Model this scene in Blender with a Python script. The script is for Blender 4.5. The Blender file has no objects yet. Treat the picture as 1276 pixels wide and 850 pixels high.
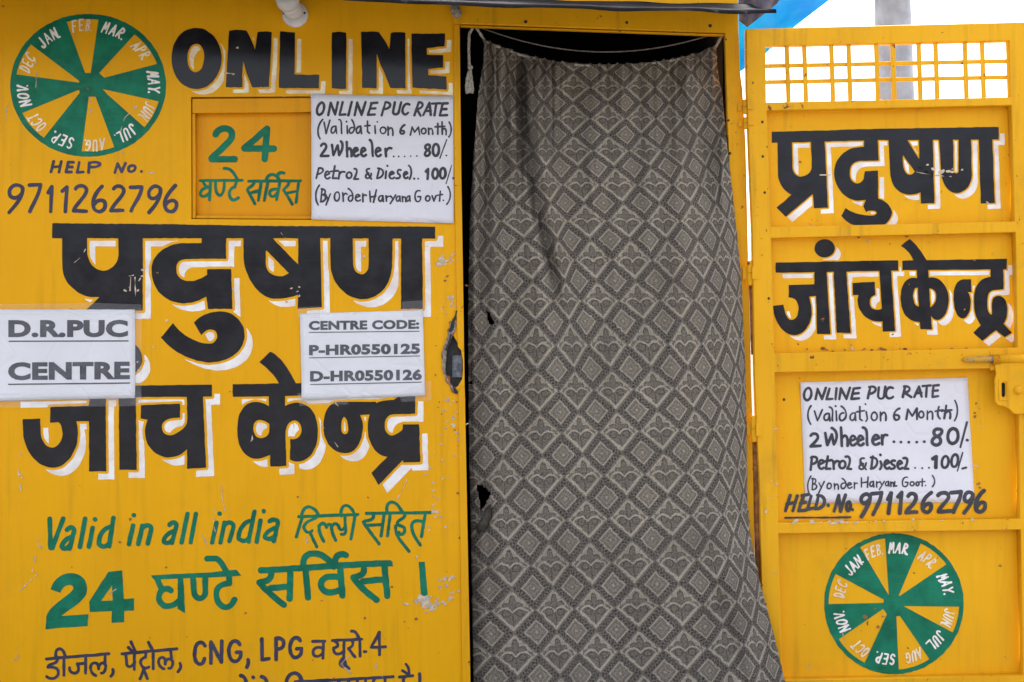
import bpy, bmesh, math, random
import numpy as np
from mathutils import Vector, Matrix, noise as mnoise

rnd = random.Random(7)
SC = bpy.context.scene
COL = SC.collection

# ------------------------------------------------------------------ camera, sky, sun, exposure
DIST = 4.22           # metres from the lens to the kiosk's front wall (wall lies in y = 0)
PPM = 420.0           # photo pixels per metre on that wall
EYE = 1.15            # lens height
cam = bpy.data.cameras.new('camera'); cam.lens = 50; cam.sensor_width = 36
cam.clip_start = 0.05; cam.clip_end = 4000
camo = bpy.data.objects.new('camera', cam); COL.objects.link(camo)
camo.location = (0, -DIST, EYE); camo.rotation_euler = (math.radians(90), 0, 0)
SC.camera = camo

SUN_EL, SUN_AZ = math.radians(52), math.radians(28)   # azimuth from +Y towards +X: behind the kiosk, so its front is in open shade
world = bpy.data.worlds.new('World'); SC.world = world; world.use_nodes = True
wn = world.node_tree; wn.nodes.clear()
w_out = wn.nodes.new('ShaderNodeOutputWorld'); w_bg = wn.nodes.new('ShaderNodeBackground')
w_sky = wn.nodes.new('ShaderNodeTexSky'); w_sky.sky_type = 'NISHITA'; w_sky.sun_disc = False
w_sky.sun_elevation = SUN_EL; w_sky.sun_rotation = SUN_AZ
w_sky.dust_density = 6.0; w_sky.air_density = 1.0; w_sky.ozone_density = 1.0
w_hs = wn.nodes.new('ShaderNodeHueSaturation'); w_hs.inputs['Saturation'].default_value = 0.38
w_hs.inputs['Value'].default_value = 1.0
wn.links.new(w_sky.outputs[0], w_hs.inputs['Color']); wn.links.new(w_hs.outputs[0], w_bg.inputs['Color'])
w_bg.inputs['Strength'].default_value = 0.11
wn.links.new(w_bg.outputs[0], w_out.inputs['Surface'])

sun = bpy.data.lights.new('sun', 'SUN'); sun.energy = 2.0; sun.angle = math.radians(8); sun.color = (1.0, 0.97, 0.93)
suno = bpy.data.objects.new('sun', sun); COL.objects.link(suno); suno.location = (3, -6, 8)
sd = Vector((math.sin(SUN_AZ)*math.cos(SUN_EL), math.cos(SUN_AZ)*math.cos(SUN_EL), math.sin(SUN_EL)))
suno.rotation_euler = sd.to_track_quat('Z', 'Y').to_euler()
SC.view_settings.view_transform = 'Standard'; SC.view_settings.look = 'None'
SC.view_settings.gamma = 1.0; SC.view_settings.use_curve_mapping = False
SC.view_settings.exposure = 2.36

# ------------------------------------------------------------------ naming helpers
def tag(o, label=None, cat=None, group=None, kind=None):
    if label: o['label'] = label
    if cat: o['category'] = cat
    if group: o['group'] = group
    if kind: o['kind'] = kind
    return o

def empty(name, loc=(0, 0, 0)):
    o = bpy.data.objects.new(name, None); COL.objects.link(o); o.location = loc
    o.empty_display_size = 0.1
    return o

def link(name, me, mat=None, parent=None, smooth=False):
    me.name = name
    o = bpy.data.objects.new(name, me); COL.objects.link(o)
    if mat:
        me.materials.clear(); me.materials.append(mat)
    if smooth:
        for p in me.polygons: p.use_smooth = True
    if parent:
        o.parent = parent
        if parent.type == 'EMPTY': o.matrix_parent_inverse = Matrix.Translation(-Vector(parent.location))
    return o

def P(px, py, d=0.0):
    """photo pixel -> point of the plane standing d metres in front of the wall"""
    k = (DIST - d)/DIST
    return Vector(((px-638)/PPM*k, -d, EYE-(py-425)/PPM*k))

# ------------------------------------------------------------------ node helpers
class N:
    """tiny arithmetic on shader sockets"""
    def __init__(s, t, sock): s.t = t; s.s = sock
    def _m(s, op, *a):
        n = s.t.nodes.new('ShaderNodeMath'); n.operation = op
        for i, v in enumerate((s,)+a):
            if isinstance(v, N): s.t.links.new(v.s, n.inputs[i])
            else: n.inputs[i].default_value = v
        return N(s.t, n.outputs[0])
    def __add__(s, o): return s._m('ADD', o)
    def __sub__(s, o): return s._m('SUBTRACT', o)
    def __mul__(s, o): return s._m('MULTIPLY', o)
    def rsub(s, v): return (s*-1.0)+v
    def abs(s): return s._m('ABSOLUTE')
    def fract(s): return s._m('FRACT')
    def min(s, o): return s._m('MINIMUM', o)
    def max(s, o): return s._m('MAXIMUM', o)
    def sqrt(s): return s._m('SQRT')
    def sin(s): return s._m('SINE')
    def clamp(s):
        m = s._m('ADD', 0.0); m.s.node.use_clamp = True; return m
    def step(s, lo, hi):
        """0 below lo, 1 above hi (soft)"""
        n = s.t.nodes.new('ShaderNodeMapRange'); n.interpolation_type = 'SMOOTHSTEP'
        s.t.links.new(s.s, n.inputs['Value'])
        a, b, r0, r1 = (lo, hi, 0, 1) if lo < hi else (hi, lo, 1, 0)
        n.inputs['From Min'].default_value = a; n.inputs['From Max'].default_value = b
        n.inputs['To Min'].default_value = r0; n.inputs['To Max'].default_value = r1
        return N(s.t, n.outputs[0])
    def line(s, c, w, soft):
        """1 where |s-c| < w"""
        return (s-c).abs().step(w+soft, w)

def newmat(name):
    m = bpy.data.materials.new(name); m.use_nodes = True
    t = m.node_tree; b = t.nodes['Principled BSDF']
    return m, t, b

def noise(t, scale, detail=4, rough=0.55, vec=None, mapping=None):
    n = t.nodes.new('ShaderNodeTexNoise'); n.inputs['Scale'].default_value = scale
    n.inputs['Detail'].default_value = detail; n.inputs['Roughness'].default_value = rough
    tc = t.nodes.new('ShaderNodeTexCoord'); src = tc.outputs['Object']
    if mapping:
        mp = t.nodes.new('ShaderNodeMapping'); mp.inputs['Scale'].default_value = mapping
        t.links.new(src, mp.inputs['Vector']); src = mp.outputs[0]
    t.links.new(src, n.inputs['Vector'])
    return N(t, n.outputs['Fac'])

def mixc(t, fac, a, b):
    n = t.nodes.new('ShaderNodeMix'); n.data_type = 'RGBA'
    if isinstance(fac, N): t.links.new(fac.s, n.inputs[0])
    else: n.inputs[0].default_value = fac
    for v, i in ((a, 6), (b, 7)):
        if isinstance(v, (tuple, list)): n.inputs[i].default_value = (*v, 1)
        else: t.links.new(v, n.inputs[i])
    return n.outputs[2]

def bump(t, b, h, strength, dist=0.002):
    n = t.nodes.new('ShaderNodeBump'); n.inputs['Strength'].default_value = strength
    n.inputs['Distance'].default_value = dist
    t.links.new(h.s, n.inputs['Height']); t.links.new(n.outputs[0], b.inputs['Normal'])

def enamel(name, c, c2, rust=(0.16, 0.055, 0.018), rust_amt=0.70, rough=0.38, dirt=0.5):
    """brushed-on oil paint over sheet steel: patchy colour, grime runs, specks of rust, slight waves"""
    m, t, b = newmat(name)
    big = noise(t, 2.3, 3); fine = noise(t, 60, 5, 0.6); runs = noise(t, 9, 5, 0.6, mapping=(3.0, 1, 0.22))
    col = mixc(t, big.step(0.32, 0.7), c, c2)
    grime = (runs.step(0.50, 0.80)*dirt)*0.70
    col = mixc(t, grime, col, tuple(x*0.55+0.01 for x in c2))
    pale = noise(t, 22, 6, 0.7).step(0.60, 0.78)*0.16
    col = mixc(t, pale, col, (0.84, 0.52, 0.10))
    sp = noise(t, 38, 6, 0.65).step(rust_amt, rust_amt+0.03)
    col = mixc(t, sp, col, rust)
    brush = noise(t, 14, 4, 0.6, mapping=(6.0, 1, 0.35)).step(0.40, 0.66)*0.06
    col = mixc(t, brush, col, tuple(min(1, x*0.72+0.004) for x in c2))
    smud = noise(t, 3.6, 5, 0.65).step(0.56, 0.74)*0.30*dirt
    col = mixc(t, smud, col, (0.42, 0.24, 0.03))
    scr = noise(t, 30, 3, 0.5, mapping=(0.35, 1, 4.0)).step(0.735, 0.765)*0.35
    col = mixc(t, scr, col, (0.72, 0.58, 0.38))
    t.links.new(col, b.inputs['Base Color'])
    b.inputs['Specular IOR Level'].default_value = 0.15
    r = (fine*0.22)+(big*0.12)+(rough-0.10)
    t.links.new(r.s, b.inputs['Roughness'])
    bump(t, b, (noise(t, 5.5, 3)*1.0)+(noise(t, 1.7, 2)*2.0)+(fine*0.06)+(noise(t, 14, 4, 0.6, mapping=(6.0, 1, 0.35))*0.10), 0.45, 0.008)
    return m

def paint(name, c, rough=0.3, wear=0.72, wearc=(0.45, 0.30, 0.06), spec=0.3, bs=0.3):
    m, t, b = newmat(name)
    v = noise(t, 14, 5, 0.6)
    col = mixc(t, v.step(0.3, 0.75), c, tuple(min(1, x*1.7+0.004) for x in c))
    st = noise(t, 26, 4, 0.6, mapping=(0.5, 1, 3.0)).step(0.5, 0.72)*0.35
    col = mixc(t, st, col, tuple(min(1, x*2.0+0.006) for x in c))
    w = noise(t, 75, 6, 0.7).step(wear, wear+0.04)
    col = mixc(t, w*0.6, col, wearc)
    t.links.new(col, b.inputs['Base Color'])
    t.links.new(((v*0.25)+(rough-0.1)).s, b.inputs['Roughness'])
    b.inputs['Specular IOR Level'].default_value = spec
    bump(t, b, (noise(t, 5.5, 3)*1.0)+(noise(t, 90, 3)*0.05), bs, 0.006)
    return m

def plain(name, c, rough=0.6, metal=0.0, var=0.25, scale=20, bmp=0.2):
    m, t, b = newmat(name)
    v = noise(t, scale, 5, 0.6)
    col = mixc(t, v.step(0.3, 0.72), tuple(x*(1-var) for x in c), tuple(min(1, x*(1+var)) for x in c))
    t.links.new(col, b.inputs['Base Color']); b.inputs['Roughness'].default_value = rough
    b.inputs['Metallic'].default_value = metal
    if bmp: bump(t, b, noise(t, scale*2.5, 4), bmp, 0.003)
    return m

YEL = (0.90, 0.435, 0.004); YEL2 = (0.84, 0.40, 0.004)
M_yellow = enamel('yellow_enamel', YEL, YEL2)
M_frame = enamel('yellow_frame_enamel', (0.86, 0.42, 0.006), (0.78, 0.37, 0.006), rust_amt=0.655, dirt=0.9)
M_hatch = enamel('hatch_orange_enamel', (0.86, 0.375, 0.006), (0.80, 0.34, 0.006), rust_amt=0.74)
M_door = enamel('faded_door_enamel', (0.90, 0.455, 0.010), (0.84, 0.415, 0.008), rust_amt=0.68, dirt=0.7)
M_doorbar = enamel('faded_door_frame_enamel', (0.88, 0.445, 0.014), (0.80, 0.39, 0.010), rust_amt=0.655, dirt=1.0)
M_bolt = enamel('worn_bolt_paint', (0.62, 0.33, 0.03), (0.5, 0.28, 0.03), rust=(0.24, 0.22, 0.22), rust_amt=0.50)
M_black = paint('black_sign_paint', (0.0085, 0.0085, 0.013), 0.16, 0.705, (0.10, 0.09, 0.10), 0.30, 0.12)
M_black_sky = paint('black_paint_sky_tint', (0.038, 0.036, 0.066), 0.35, 0.69, (0.30, 0.2, 0.06), 0.25)  # black paint, with the sky's bluish reflection put into its colour
M_green = paint('green_sign_paint', (0.004, 0.130, 0.074), 0.4, 0.71, (0.35, 0.28, 0.06), 0.18)
M_white = paint('white_sign_paint', (0.80, 0.70, 0.66), 0.45, 0.68, (0.70, 0.42, 0.10))
M_pale = paint('thin_white_sign_paint', (0.80, 0.58, 0.42), 0.5, 0.60, (0.74, 0.40, 0.03))
M_marker = paint('dark_grey_marker', (0.040, 0.040, 0.052), 0.5, 0.70, (0.2, 0.2, 0.24))
M_print = paint('printer_toner', (0.085, 0.085, 0.10), 0.6, 0.74, (0.3, 0.3, 0.33))
M_rust = plain('rusty_steel', (0.33, 0.13, 0.04), 0.7, 0.2, 0.5, 45, 0.5)
M_steel = plain('worn_steel', (0.24, 0.22, 0.21), 0.42, 0.8, 0.4, 60, 0.4)
M_dark = plain('interior_shade', (0.030, 0.026, 0.026), 0.9, 0, 0.3, 6, 0.1)  # the unlit room's shade is painted in as a dark brown
M_void = plain('dark_lock_hollow', (0.022, 0.020, 0.022), 0.7, 0, 0.4, 40, 0.3)  # plain near-black for the lock hollow, bolts, screws and wire
M_primer = plain('bare_primer', (0.58, 0.47, 0.36), 0.7, 0, 0.3, 60, 0.3)

def paper_mat(name, c=(0.80, 0.805, 0.86)):
    m, t, b = newmat(name)
    v = noise(t, 7, 3)
    col = mixc(t, v.step(0.3, 0.75), tuple(x*0.94 for x in c), c)
    col = mixc(t, noise(t, 16, 5, 0.7).step(0.62, 0.80)*0.25, col, (0.66, 0.62, 0.58))
    t.links.new(col, b.inputs['Base Color']); b.inputs['Roughness'].default_value = 0.55
    vr = t.nodes.new('ShaderNodeTexVoronoi'); vr.feature = 'DISTANCE_TO_EDGE'; vr.inputs['Scale'].default_value = 7
    tc = t.nodes.new('ShaderNodeTexCoord'); t.links.new(tc.outputs['Object'], vr.inputs['Vector'])
    bump(t, b, (noise(t, 12, 2)*1.0)+(N(t, vr.outputs['Distance']).step(0.0, 0.05)*0.35)+(noise(t, 200, 2)*0.03), 0.42, 0.006)
    return m
M_paper = paper_mat('white_paper'); M_card = paper_mat('lettered_paper', (0.79, 0.785, 0.87))

# ------------------------------------------------------------------ outlines: svg-like paths -> polylines
def flatten(path, T, step=0.9):
    """path with M L C E commands in crop pixels -> list of (points, closed) in photo pixels"""
    toks = path.replace(',', ' ').split(); i = 0; out = []; cur = []; cmd = 'M'; closed = False
    def num():
        nonlocal i
        v = float(toks[i]); i += 1; return v
    def flush(cl):
        nonlocal cur
        if len(cur) > 0: out.append((np.array(cur, float), cl))
        cur = []
    while i < len(toks):
        if toks[i].isalpha(): cmd = toks[i]; i += 1
        if cmd == 'M':
            flush(False); cur = [T(num(), num())]; cmd = 'L'
        elif cmd == 'L': cur.append(T(num(), num()))
        elif cmd == 'C':
            a = np.array(cur[-1]); b = np.array(T(num(), num())); c = np.array(T(num(), num())); d = np.array(T(num(), num()))
            ln = np.linalg.norm(b-a)+np.linalg.norm(c-b)+np.linalg.norm(d-c)
            n = max(5, min(40, int(ln/step)))
            for q in range(1, n+1):
                s = q/n
                cur.append(tuple((1-s)**3*a+3*s*(1-s)**2*b+3*s*s*(1-s)*c+s**3*d))
        elif cmd == 'E':
            flush(False); cx, cy, rx, ry = num(), num(), num(), num()
            n = 110
            cur = [T(cx+rx*math.cos(2*math.pi*q/n), cy+ry*math.sin(2*math.pi*q/n)) for q in range(n)]
            flush(True)
        elif cmd == 'Z': flush(True)
    flush(False)
    return out

def crop(x0, y0, k): return lambda X, Y: (x0+X/k, y0+Y/k)
PX = lambda X, Y: (X, Y)

def sdf_items(items, h, pad, wobble=0.25, seed=0):
    """items: ('F', T, path) filled | ('S', T, width, path) brush stroke (round) | ('B', ...) square-ended stroke; widths in crop pixels"""
    prims = []
    for it in items:
        if it[0] == 'F':
            loops = [p for p, c in flatten(it[2], it[1]) if len(p) > 2]
            prims.append(('F', loops))
        else:
            T = it[1]; k = 1/abs(T(1, 0)[0]-T(0, 0)[0]); w = it[2]/k
            for p, c in flatten(it[3], T):
                if c: p = np.vstack([p, p[:1]])
                if len(p) == 1: p = np.vstack([p, p+0.01])
                prims.append((it[0], p, w/2))
    allp = np.vstack([np.vstack(pr[1]) if pr[0] == 'F' else pr[1] for pr in prims])
    lo = allp.min(0)-pad-4; hi = allp.max(0)+pad+4
    nx = int((hi[0]-lo[0])/h)+2; ny = int((hi[1]-lo[1])/h)+2
    xs = lo[0]+np.arange(nx)*h; ys = lo[1]+np.arange(ny)*h
    F = np.full((ny, nx), 30.0)
    def window(a, b):
        i0 = max(0, int((a[0]-lo[0])/h)); i1 = min(nx, int((b[0]-lo[0])/h)+2)
        j0 = max(0, int((a[1]-lo[1])/h)); j1 = min(ny, int((b[1]-lo[1])/h)+2)
        return i0, i1, j0, j1
    for pr in prims:
        if pr[0] == 'F':
            v = np.vstack(pr[1]); i0, i1, j0, j1 = window(v.min(0)-pad-3, v.max(0)+pad+3)
            X, Y = np.meshgrid(xs[i0:i1], ys[j0:j1]); D2 = np.full(X.shape, 900.0); ins = np.zeros(X.shape, bool)
            for lp in pr[1]:
                q = np.roll(lp, -1, 0)
                for a, b in zip(lp, q):
                    e = b-a; L = e @ e
                    if L < 1e-9: continue
                    s = np.clip(((X-a[0])*e[0]+(Y-a[1])*e[1])/L, 0, 1)
                    D2 = np.minimum(D2, (X-a[0]-s*e[0])**2+(Y-a[1]-s*e[1])**2)
                    if a[1] != b[1]:
                        cr = ((a[1] <= Y) != (b[1] <= Y)) & (X < a[0]+(Y-a[1])*e[0]/e[1]); ins ^= cr
            f = np.sqrt(D2); f = np.where(ins, -f, f)
            F[j0:j1, i0:i1] = np.minimum(F[j0:j1, i0:i1], f)
        else:
            p, r = pr[1], pr[2]; n = len(p)-1
            for q in range(n):
                a, b = p[q], p[q+1]; e = b-a; L = e @ e
                if L < 1e-9: continue
                i0, i1, j0, j1 = window(np.minimum(a, b)-r-pad-3, np.maximum(a, b)+r+pad+3)
                X, Y = np.meshgrid(xs[i0:i1], ys[j0:j1])
                t = ((X-a[0])*e[0]+(Y-a[1])*e[1])/L; s = np.clip(t, 0, 1)
                f = np.sqrt((X-a[0]-s*e[0])**2+(Y-a[1]-s*e[1])**2)-r
                if pr[0] == 'B':
                    le = math.sqrt(L)
                    if q == 0: f = np.maximum(f, -t*le)
                    if q == n-1: f = np.maximum(f, (t-1)*le)
                F[j0:j1, i0:i1] = np.minimum(F[j0:j1, i0:i1], f)
    if wobble:
        X, Y = np.meshgrid(xs, ys); r = np.random.RandomState(seed+3)
        w = np.zeros_like(X)
        for _ in range(7):
            a = r.uniform(0, 6.28); fr = r.uniform(0.12, 0.75); ph = r.uniform(0, 6.28)
            w += np.sin((X*math.cos(a)+Y*math.sin(a))*fr+ph)
        F = F+w*wobble/2.6
    return F, lo, h

def contours(F, lo, h, tol=0.05):
    ny, nx = F.shape
    F = F.copy(); F[0, :] = F[-1, :] = 5; F[:, 0] = F[:, -1] = 5
    F[np.abs(F) < 1e-6] = 1e-6
    S = F < 0
    c = (S[:-1, :-1]*1+S[:-1, 1:]*2+S[1:, 1:]*4+S[1:, :-1]*8)
    js, is_ = np.nonzero((c > 0) & (c < 15))
    nxt = {}
    TAB = {1: [(3, 0)], 2: [(0, 1)], 3: [(3, 1)], 4: [(1, 2)], 5: [(3, 0), (1, 2)], 6: [(0, 2)], 7: [(3, 2)],
           8: [(2, 3)], 9: [(2, 0)], 10: [(0, 1), (2, 3)], 11: [(2, 1)], 12: [(1, 3)], 13: [(1, 0)], 14: [(0, 3)]}
    def key(j, i, e):
        return (j, i, 0) if e == 0 else (j, i+1, 1) if e == 1 else (j+1, i, 0) if e == 2 else (j, i, 1)
    for j, i in zip(js.tolist(), is_.tolist()):
        for a, b in TAB[int(c[j, i])]: nxt[key(j, i, a)] = key(j, i, b)
    def pt(k):
        j, i, o = k
        if o == 0: a, b = F[j, i], F[j, i+1]; s = a/(a-b); return (lo[0]+(i+s)*h, lo[1]+j*h)
        a, b = F[j, i], F[j+1, i]; s = a/(a-b); return (lo[0]+i*h, lo[1]+(j+s)*h)
    loops = []
    while nxt:
        k0, k = next(iter(nxt.items())); ring = [k0]; del nxt[k0]
        while k != k0 and k in nxt:
            ring.append(k); k2 = nxt[k]; del nxt[k]; k = k2
        if len(ring) < 6: continue
        p = np.array([pt(q) for q in ring])
        loops.append(simplify(p, tol))
    return [l for l in loops if len(l) > 2]

def simplify(p, tol):
    n = len(p); keep = np.zeros(n+1, bool); q = np.vstack([p, p[:1]])
    far = int(np.argmax(((p-p[0])**2).sum(1))); keep[[0, far, n]] = True
    st = [(0, far), (far, n)]
    while st:
        a, b = st.pop()
        if b-a < 2: continue
        e = q[b]-q[a]; L = math.hypot(*e)+1e-9
        d = np.abs((q[a+1:b, 0]-q[a, 0])*e[1]-(q[a+1:b, 1]-q[a, 1])*e[0])/L
        m = int(np.argmax(d))
        if d[m] > tol: m += a+1; keep[m] = True; st += [(a, m), (m, b)]
    return q[:-1][keep[:-1]]

def plate(name, loops, d, thick, mat, parent, bevel=0.0, smooth=False, modify=None):
    """closed outlines in photo pixels (holes included) -> a flat or solid plate whose front stands d metres before the wall"""
    cu = bpy.data.curves.new(name, 'CURVE'); cu.dimensions = '2D'; cu.fill_mode = 'BOTH' if thick > 0 else 'FRONT'
    for lp in loops:
        sp = cu.splines.new('POLY'); sp.points.add(len(lp)-1); sp.use_cyclic_u = True
        co = np.zeros((len(lp), 4)); co[:, 3] = 1
        k = (DIST-d)/DIST; lp = np.asarray(lp, float)
        co[:, 0] = (lp[:, 0]-638)/PPM*k; co[:, 1] = EYE-(lp[:, 1]-425)/PPM*k
        sp.points.foreach_set('co', co.ravel())
    if thick > 0:
        cu.extrude = thick/2-bevel; cu.bevel_depth = bevel; cu.bevel_resolution = 1; cu.offset = -bevel
    co = bpy.data.objects.new('tmp', cu); me = bpy.data.meshes.new_from_object(co)
    bpy.data.objects.remove(co); bpy.data.curves.remove(cu)
    n = len(me.vertices); v = np.zeros(n*3); me.vertices.foreach_get('co', v); v = v.reshape(-1, 3)
    w = np.stack([v[:, 0], -v[:, 2]-d+thick/2, v[:, 1]], 1)
    if modify: w = modify(w)
    me.vertices.foreach_set('co', w.ravel()); me.update()
    bm = bmesh.new(); bm.from_mesh(me)
    bmesh.ops.remove_doubles(bm, verts=bm.verts, dist=1e-5)
    if thick > 0: bmesh.ops.recalc_face_normals(bm, faces=bm.faces)
    else:
        for f in bm.faces:
            f.normal_update()
            if f.normal.y > 0: f.normal_flip()
    bm.to_mesh(me); bm.free()
    return link(name, me, mat, parent)

def letters(name, items, d, mat, parent, h=0.5, shadow=None, seed=0, wobble=0.2, modify=None):
    """hand-painted lettering; shadow = (dx, dy, gap, material) adds the sign painter's offset shade"""
    pad = 4 if not shadow else shadow[0]+6
    F, lo, h = sdf_items(items, h, pad, wobble, seed)
    o = plate(name, contours(F, lo, h), d, 0, mat, parent, modify=modify)
    if shadow:
        dx, dy, gap, sm = shadow
        ix, iy = int(round(dx/h)), int(round(dy/h))
        Sh = np.full_like(F, 30.0); Sh[iy:, ix:] = F[:F.shape[0]-iy, :F.shape[1]-ix]
        W = np.maximum(Sh+0.6, gap-F)
        plate(name+'_shade', [l for l in contours(W, lo, h) if poly_area(l) > 3], d-0.0004, 0, sm, parent, modify=modify)
    return o

def poly_area(l):
    return abs(np.sum(l[:, 0]*np.roll(l[:, 1], -1)-l[:, 1]*np.roll(l[:, 0], -1)))/2

def rect(x0, y0, x1, y1): return [(x0, y0), (x1, y0), (x1, y1), (x0, y1)]

def box_bm(bm, lo, hi):
    g = bmesh.ops.create_cube(bm, size=1)
    for v in g['verts']:
        v.co = Vector([(lo[i]+hi[i])/2+v.co[i]*(hi[i]-lo[i]) for i in range(3)])

def box(name, lo, hi, mat, parent=None, bevel=0.0):
    bm = bmesh.new(); box_bm(bm, lo, hi)
    if bevel: bmesh.ops.bevel(bm, geom=bm.edges[:], offset=bevel, segments=2, affect='EDGES')
    me = bpy.data.meshes.new(name); bm.to_mesh(me); bm.free()
    return link(name, me, mat, parent)

def tube_bm(bm, pts, r, seg=10, cap=True):
    rings = []
    pts = [Vector(p) for p in pts]
    rs = r if isinstance(r, (list, tuple)) else [r]*len(pts)
    up = None
    for i, p in enumerate(pts):
        t = (pts[min(i+1, len(pts)-1)]-pts[max(i-1, 0)]).normalized()
        if up is None: up = Vector((0, 0, 1)) if abs(t.z) < 0.9 else Vector((1, 0, 0))
        a = t.cross(up).normalized(); b = a.cross(t).normalized(); up = b
        rings.append([bm.verts.new(p+(a*math.cos(2*math.pi*q/seg)+b*math.sin(2*math.pi*q/seg))*rs[i]) for q in range(seg)])
    for r0, r1 in zip(rings, rings[1:]):
        for q in range(seg): bm.faces.new((r0[q], r0[(q+1) % seg], r1[(q+1) % seg], r1[q]))
    if cap:
        bm.faces.new(rings[0][::-1]); bm.faces.new(rings[-1])

def tube(name, pts, r, mat, parent=None, seg=10):
    bm = bmesh.new(); tube_bm(bm, pts, r, seg)
    bmesh.ops.recalc_face_normals(bm, faces=bm.faces)
    me = bpy.data.meshes.new(name); bm.to_mesh(me); bm.free()
    return link(name, me, mat, parent, True)

def from_bm(name, bm, mat, parent=None, smooth=False):
    bmesh.ops.recalc_face_normals(bm, faces=bm.faces)
    me = bpy.data.meshes.new(name); bm.to_mesh(me); bm.free()
    return link(name, me, mat, parent, smooth)
# ------------------------------------------------------------------ ground
def ground():
    m, t, b = newmat('dusty_ground')
    v = noise(t, 0.8, 6); f = noise(t, 25, 6, 0.7)
    col = mixc(t, v.step(0.3, 0.7), (0.115, 0.108, 0.098), (0.165, 0.150, 0.130))
    col = mixc(t, f.step(0.55, 0.7)*0.5, col, (0.09, 0.08, 0.07))
    t.links.new(col, b.inputs['Base Color']); b.inputs['Roughness'].default_value = 0.95
    bump(t, b, f, 0.6, 0.02)
    bm = bmesh.new(); R = 1800
    rings = [0.0, 3, 8, 20, 60, 200, 600, R]; prev = None
    for r in rings:
        if r == 0: prev = [bm.verts.new((0, 0, 0))]; continue
        cur = [bm.verts.new((r*math.cos(q*math.pi/24), r*math.sin(q*math.pi/24),
                             0 if r < 15 else 0.05*math.sin(q*1.7+r))) for q in range(48)]
        for q in range(48):
            if len(prev) == 1: bm.faces.new((prev[0], cur[q], cur[(q+1) % 48]))
            else: bm.faces.new((prev[q], cur[q], cur[(q+1) % 48], prev[(q+1) % 48]))
        prev = cur
    o = from_bm('ground', bm, m); tag(o, kind='structure')
ground()

# ------------------------------------------------------------------ the kiosk
kiosk = tag(empty('kiosk', (-0.75, 0.8, 0)), 'yellow sheet metal emissions test kiosk with hand painted black and green lettering', 'kiosk')
WL = -330                                  # photo pixel where the left corner of the kiosk stands
HATCH = [(238, 121), (389, 120), (389.5, 274), (238.5, 273)]
TEAR = [(563, 402), (567, 409), (565, 418), (569, 425), (574.5, 436), (576.6, 448), (576.8, 461), (576, 472), (571, 481),
        (566, 484), (561, 478), (556, 471), (554.5, 458), (556, 446), (555, 438), (559, 428), (558, 416)]
wall_rect = [(WL, -45), (572, -45), (572.3, 30), (573.8, 200), (578.3, 440), (580.8, 600), (586, 850), (587, 905), (587, 918), (WL, 918)]
wall = plate('front_wall', [wall_rect, HATCH, TEAR], 0.0, 0.004, M_yellow, kiosk)
# folded return strip along the wall's free edge
def strip(name, xs0, xs1, ys, d, thick, mat, parent, bevel=0.001):
    return plate(name, [[(a, y) for a, y in zip(xs0, ys)]+[(b, y) for b, y in zip(xs1[::-1], ys[::-1])]], d, thick, mat, parent, bevel)
strip('edge_strip', [565.5, 566, 569.3, 570.5, 575], [572.8, 574.6, 577.9, 578.1, 577], [31, 200, 405, 432, 437], 0.0055, 0.004, M_frame, wall, 0.0012)
strip('edge_strip', [575.5, 571, 572, 576.5], [578.9, 579.3, 580.6, 587.4], [481, 489, 560, 905], 0.0055, 0.004, M_frame, wall, 0.0012)
# bent lips and the hollow of the broken lock
letters('torn_metal', [('S', PX, 3.4, 'M 566 400 C 558 415 556 430 554 445 C 551 462 556 474 567 487'), ('S', PX, 4.5, 'M 566 400 L 559 424'),
                       ('S', PX, 2.2, 'M 571 392 L 565 412 M 567 487 L 572 478')],
        0.006, M_steel, wall, h=0.4, seed=4, wobble=1.1)
letters('torn_metal', [('S', PX, 2.4, 'M 569 388 L 561 412 M 562 418 L 556 436 M 563 478 L 569 489')], 0.0068, M_void, wall, h=0.4, seed=9, wobble=0.9)
box('lock_case', P(550, 492, -0.012)+Vector((0, 0.016, 0)), P(575, 396, -0.012), M_void, wall)
box('lock_bolt', P(564, 470, -0.010), P(575.5, 443, -0.003), plain('blue_grey_lock_steel', (0.13, 0.14, 0.17), 0.35, 0.7, 0.5, 50, 0.4), wall, 0.002)
letters('torn_metal', [('S', PX, 5.5, 'M 563 404 C 560 412 561 418 559 424 M 557 470 C 560 480 564 486 568 490'), ('S', PX, 3, 'M 568 398 L 572 388 M 553 432 L 552 452')], 0.0016, M_rust, wall, h=0.4, seed=14, wobble=1.4)

hatch = plate('hatch', [[(234, 116), (394, 116), (394, 279), (234, 279)]], -0.030, 0.003, M_hatch, kiosk)
plate('hatch_rail', [[(239.5, 123), (388, 122), (388, 139.5), (239.5, 141)]], -0.002, 0.024, M_hatch, hatch, 0.0015)
plate('hatch_rail', [[(239.2, 141.8), (243.2, 141.6), (243.5, 272), (239.6, 272)]], -0.006, 0.022, M_hatch, hatch, 0.001)
plate('hatch_rail', [[(244.3, 268.5), (388.5, 269.5), (388.5, 273), (244.3, 272.2)]], -0.010, 0.018, M_hatch, hatch, 0.001)

# body of the kiosk
xl = P(WL, 0).x; xr = P(928, 0).x; zt = 2.30
def body_panel(name, lo, hi): return box(name, lo, hi, M_frame, kiosk, 0.004)
body_panel('side_wall', (xl, 0.006, 0.02), (xl+0.03, 1.62, zt))
body_panel('side_wall', (xr-0.045, 0.045, 0.02), (xr-0.012, 1.62, zt))
body_panel('rear_wall', (xl+0.032, 1.585, 0.02), (xr-0.047, 1.618, zt))
box('roof', (xl-0.05, -0.02, zt+0.002), (xr+0.03, 1.68, zt+0.05), M_steel, kiosk, 0.006)
box('floor_plate', (xl+0.035, 0.03, 0.03), (xr-0.05, 1.58, 0.07), M_dark, kiosk)
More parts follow.
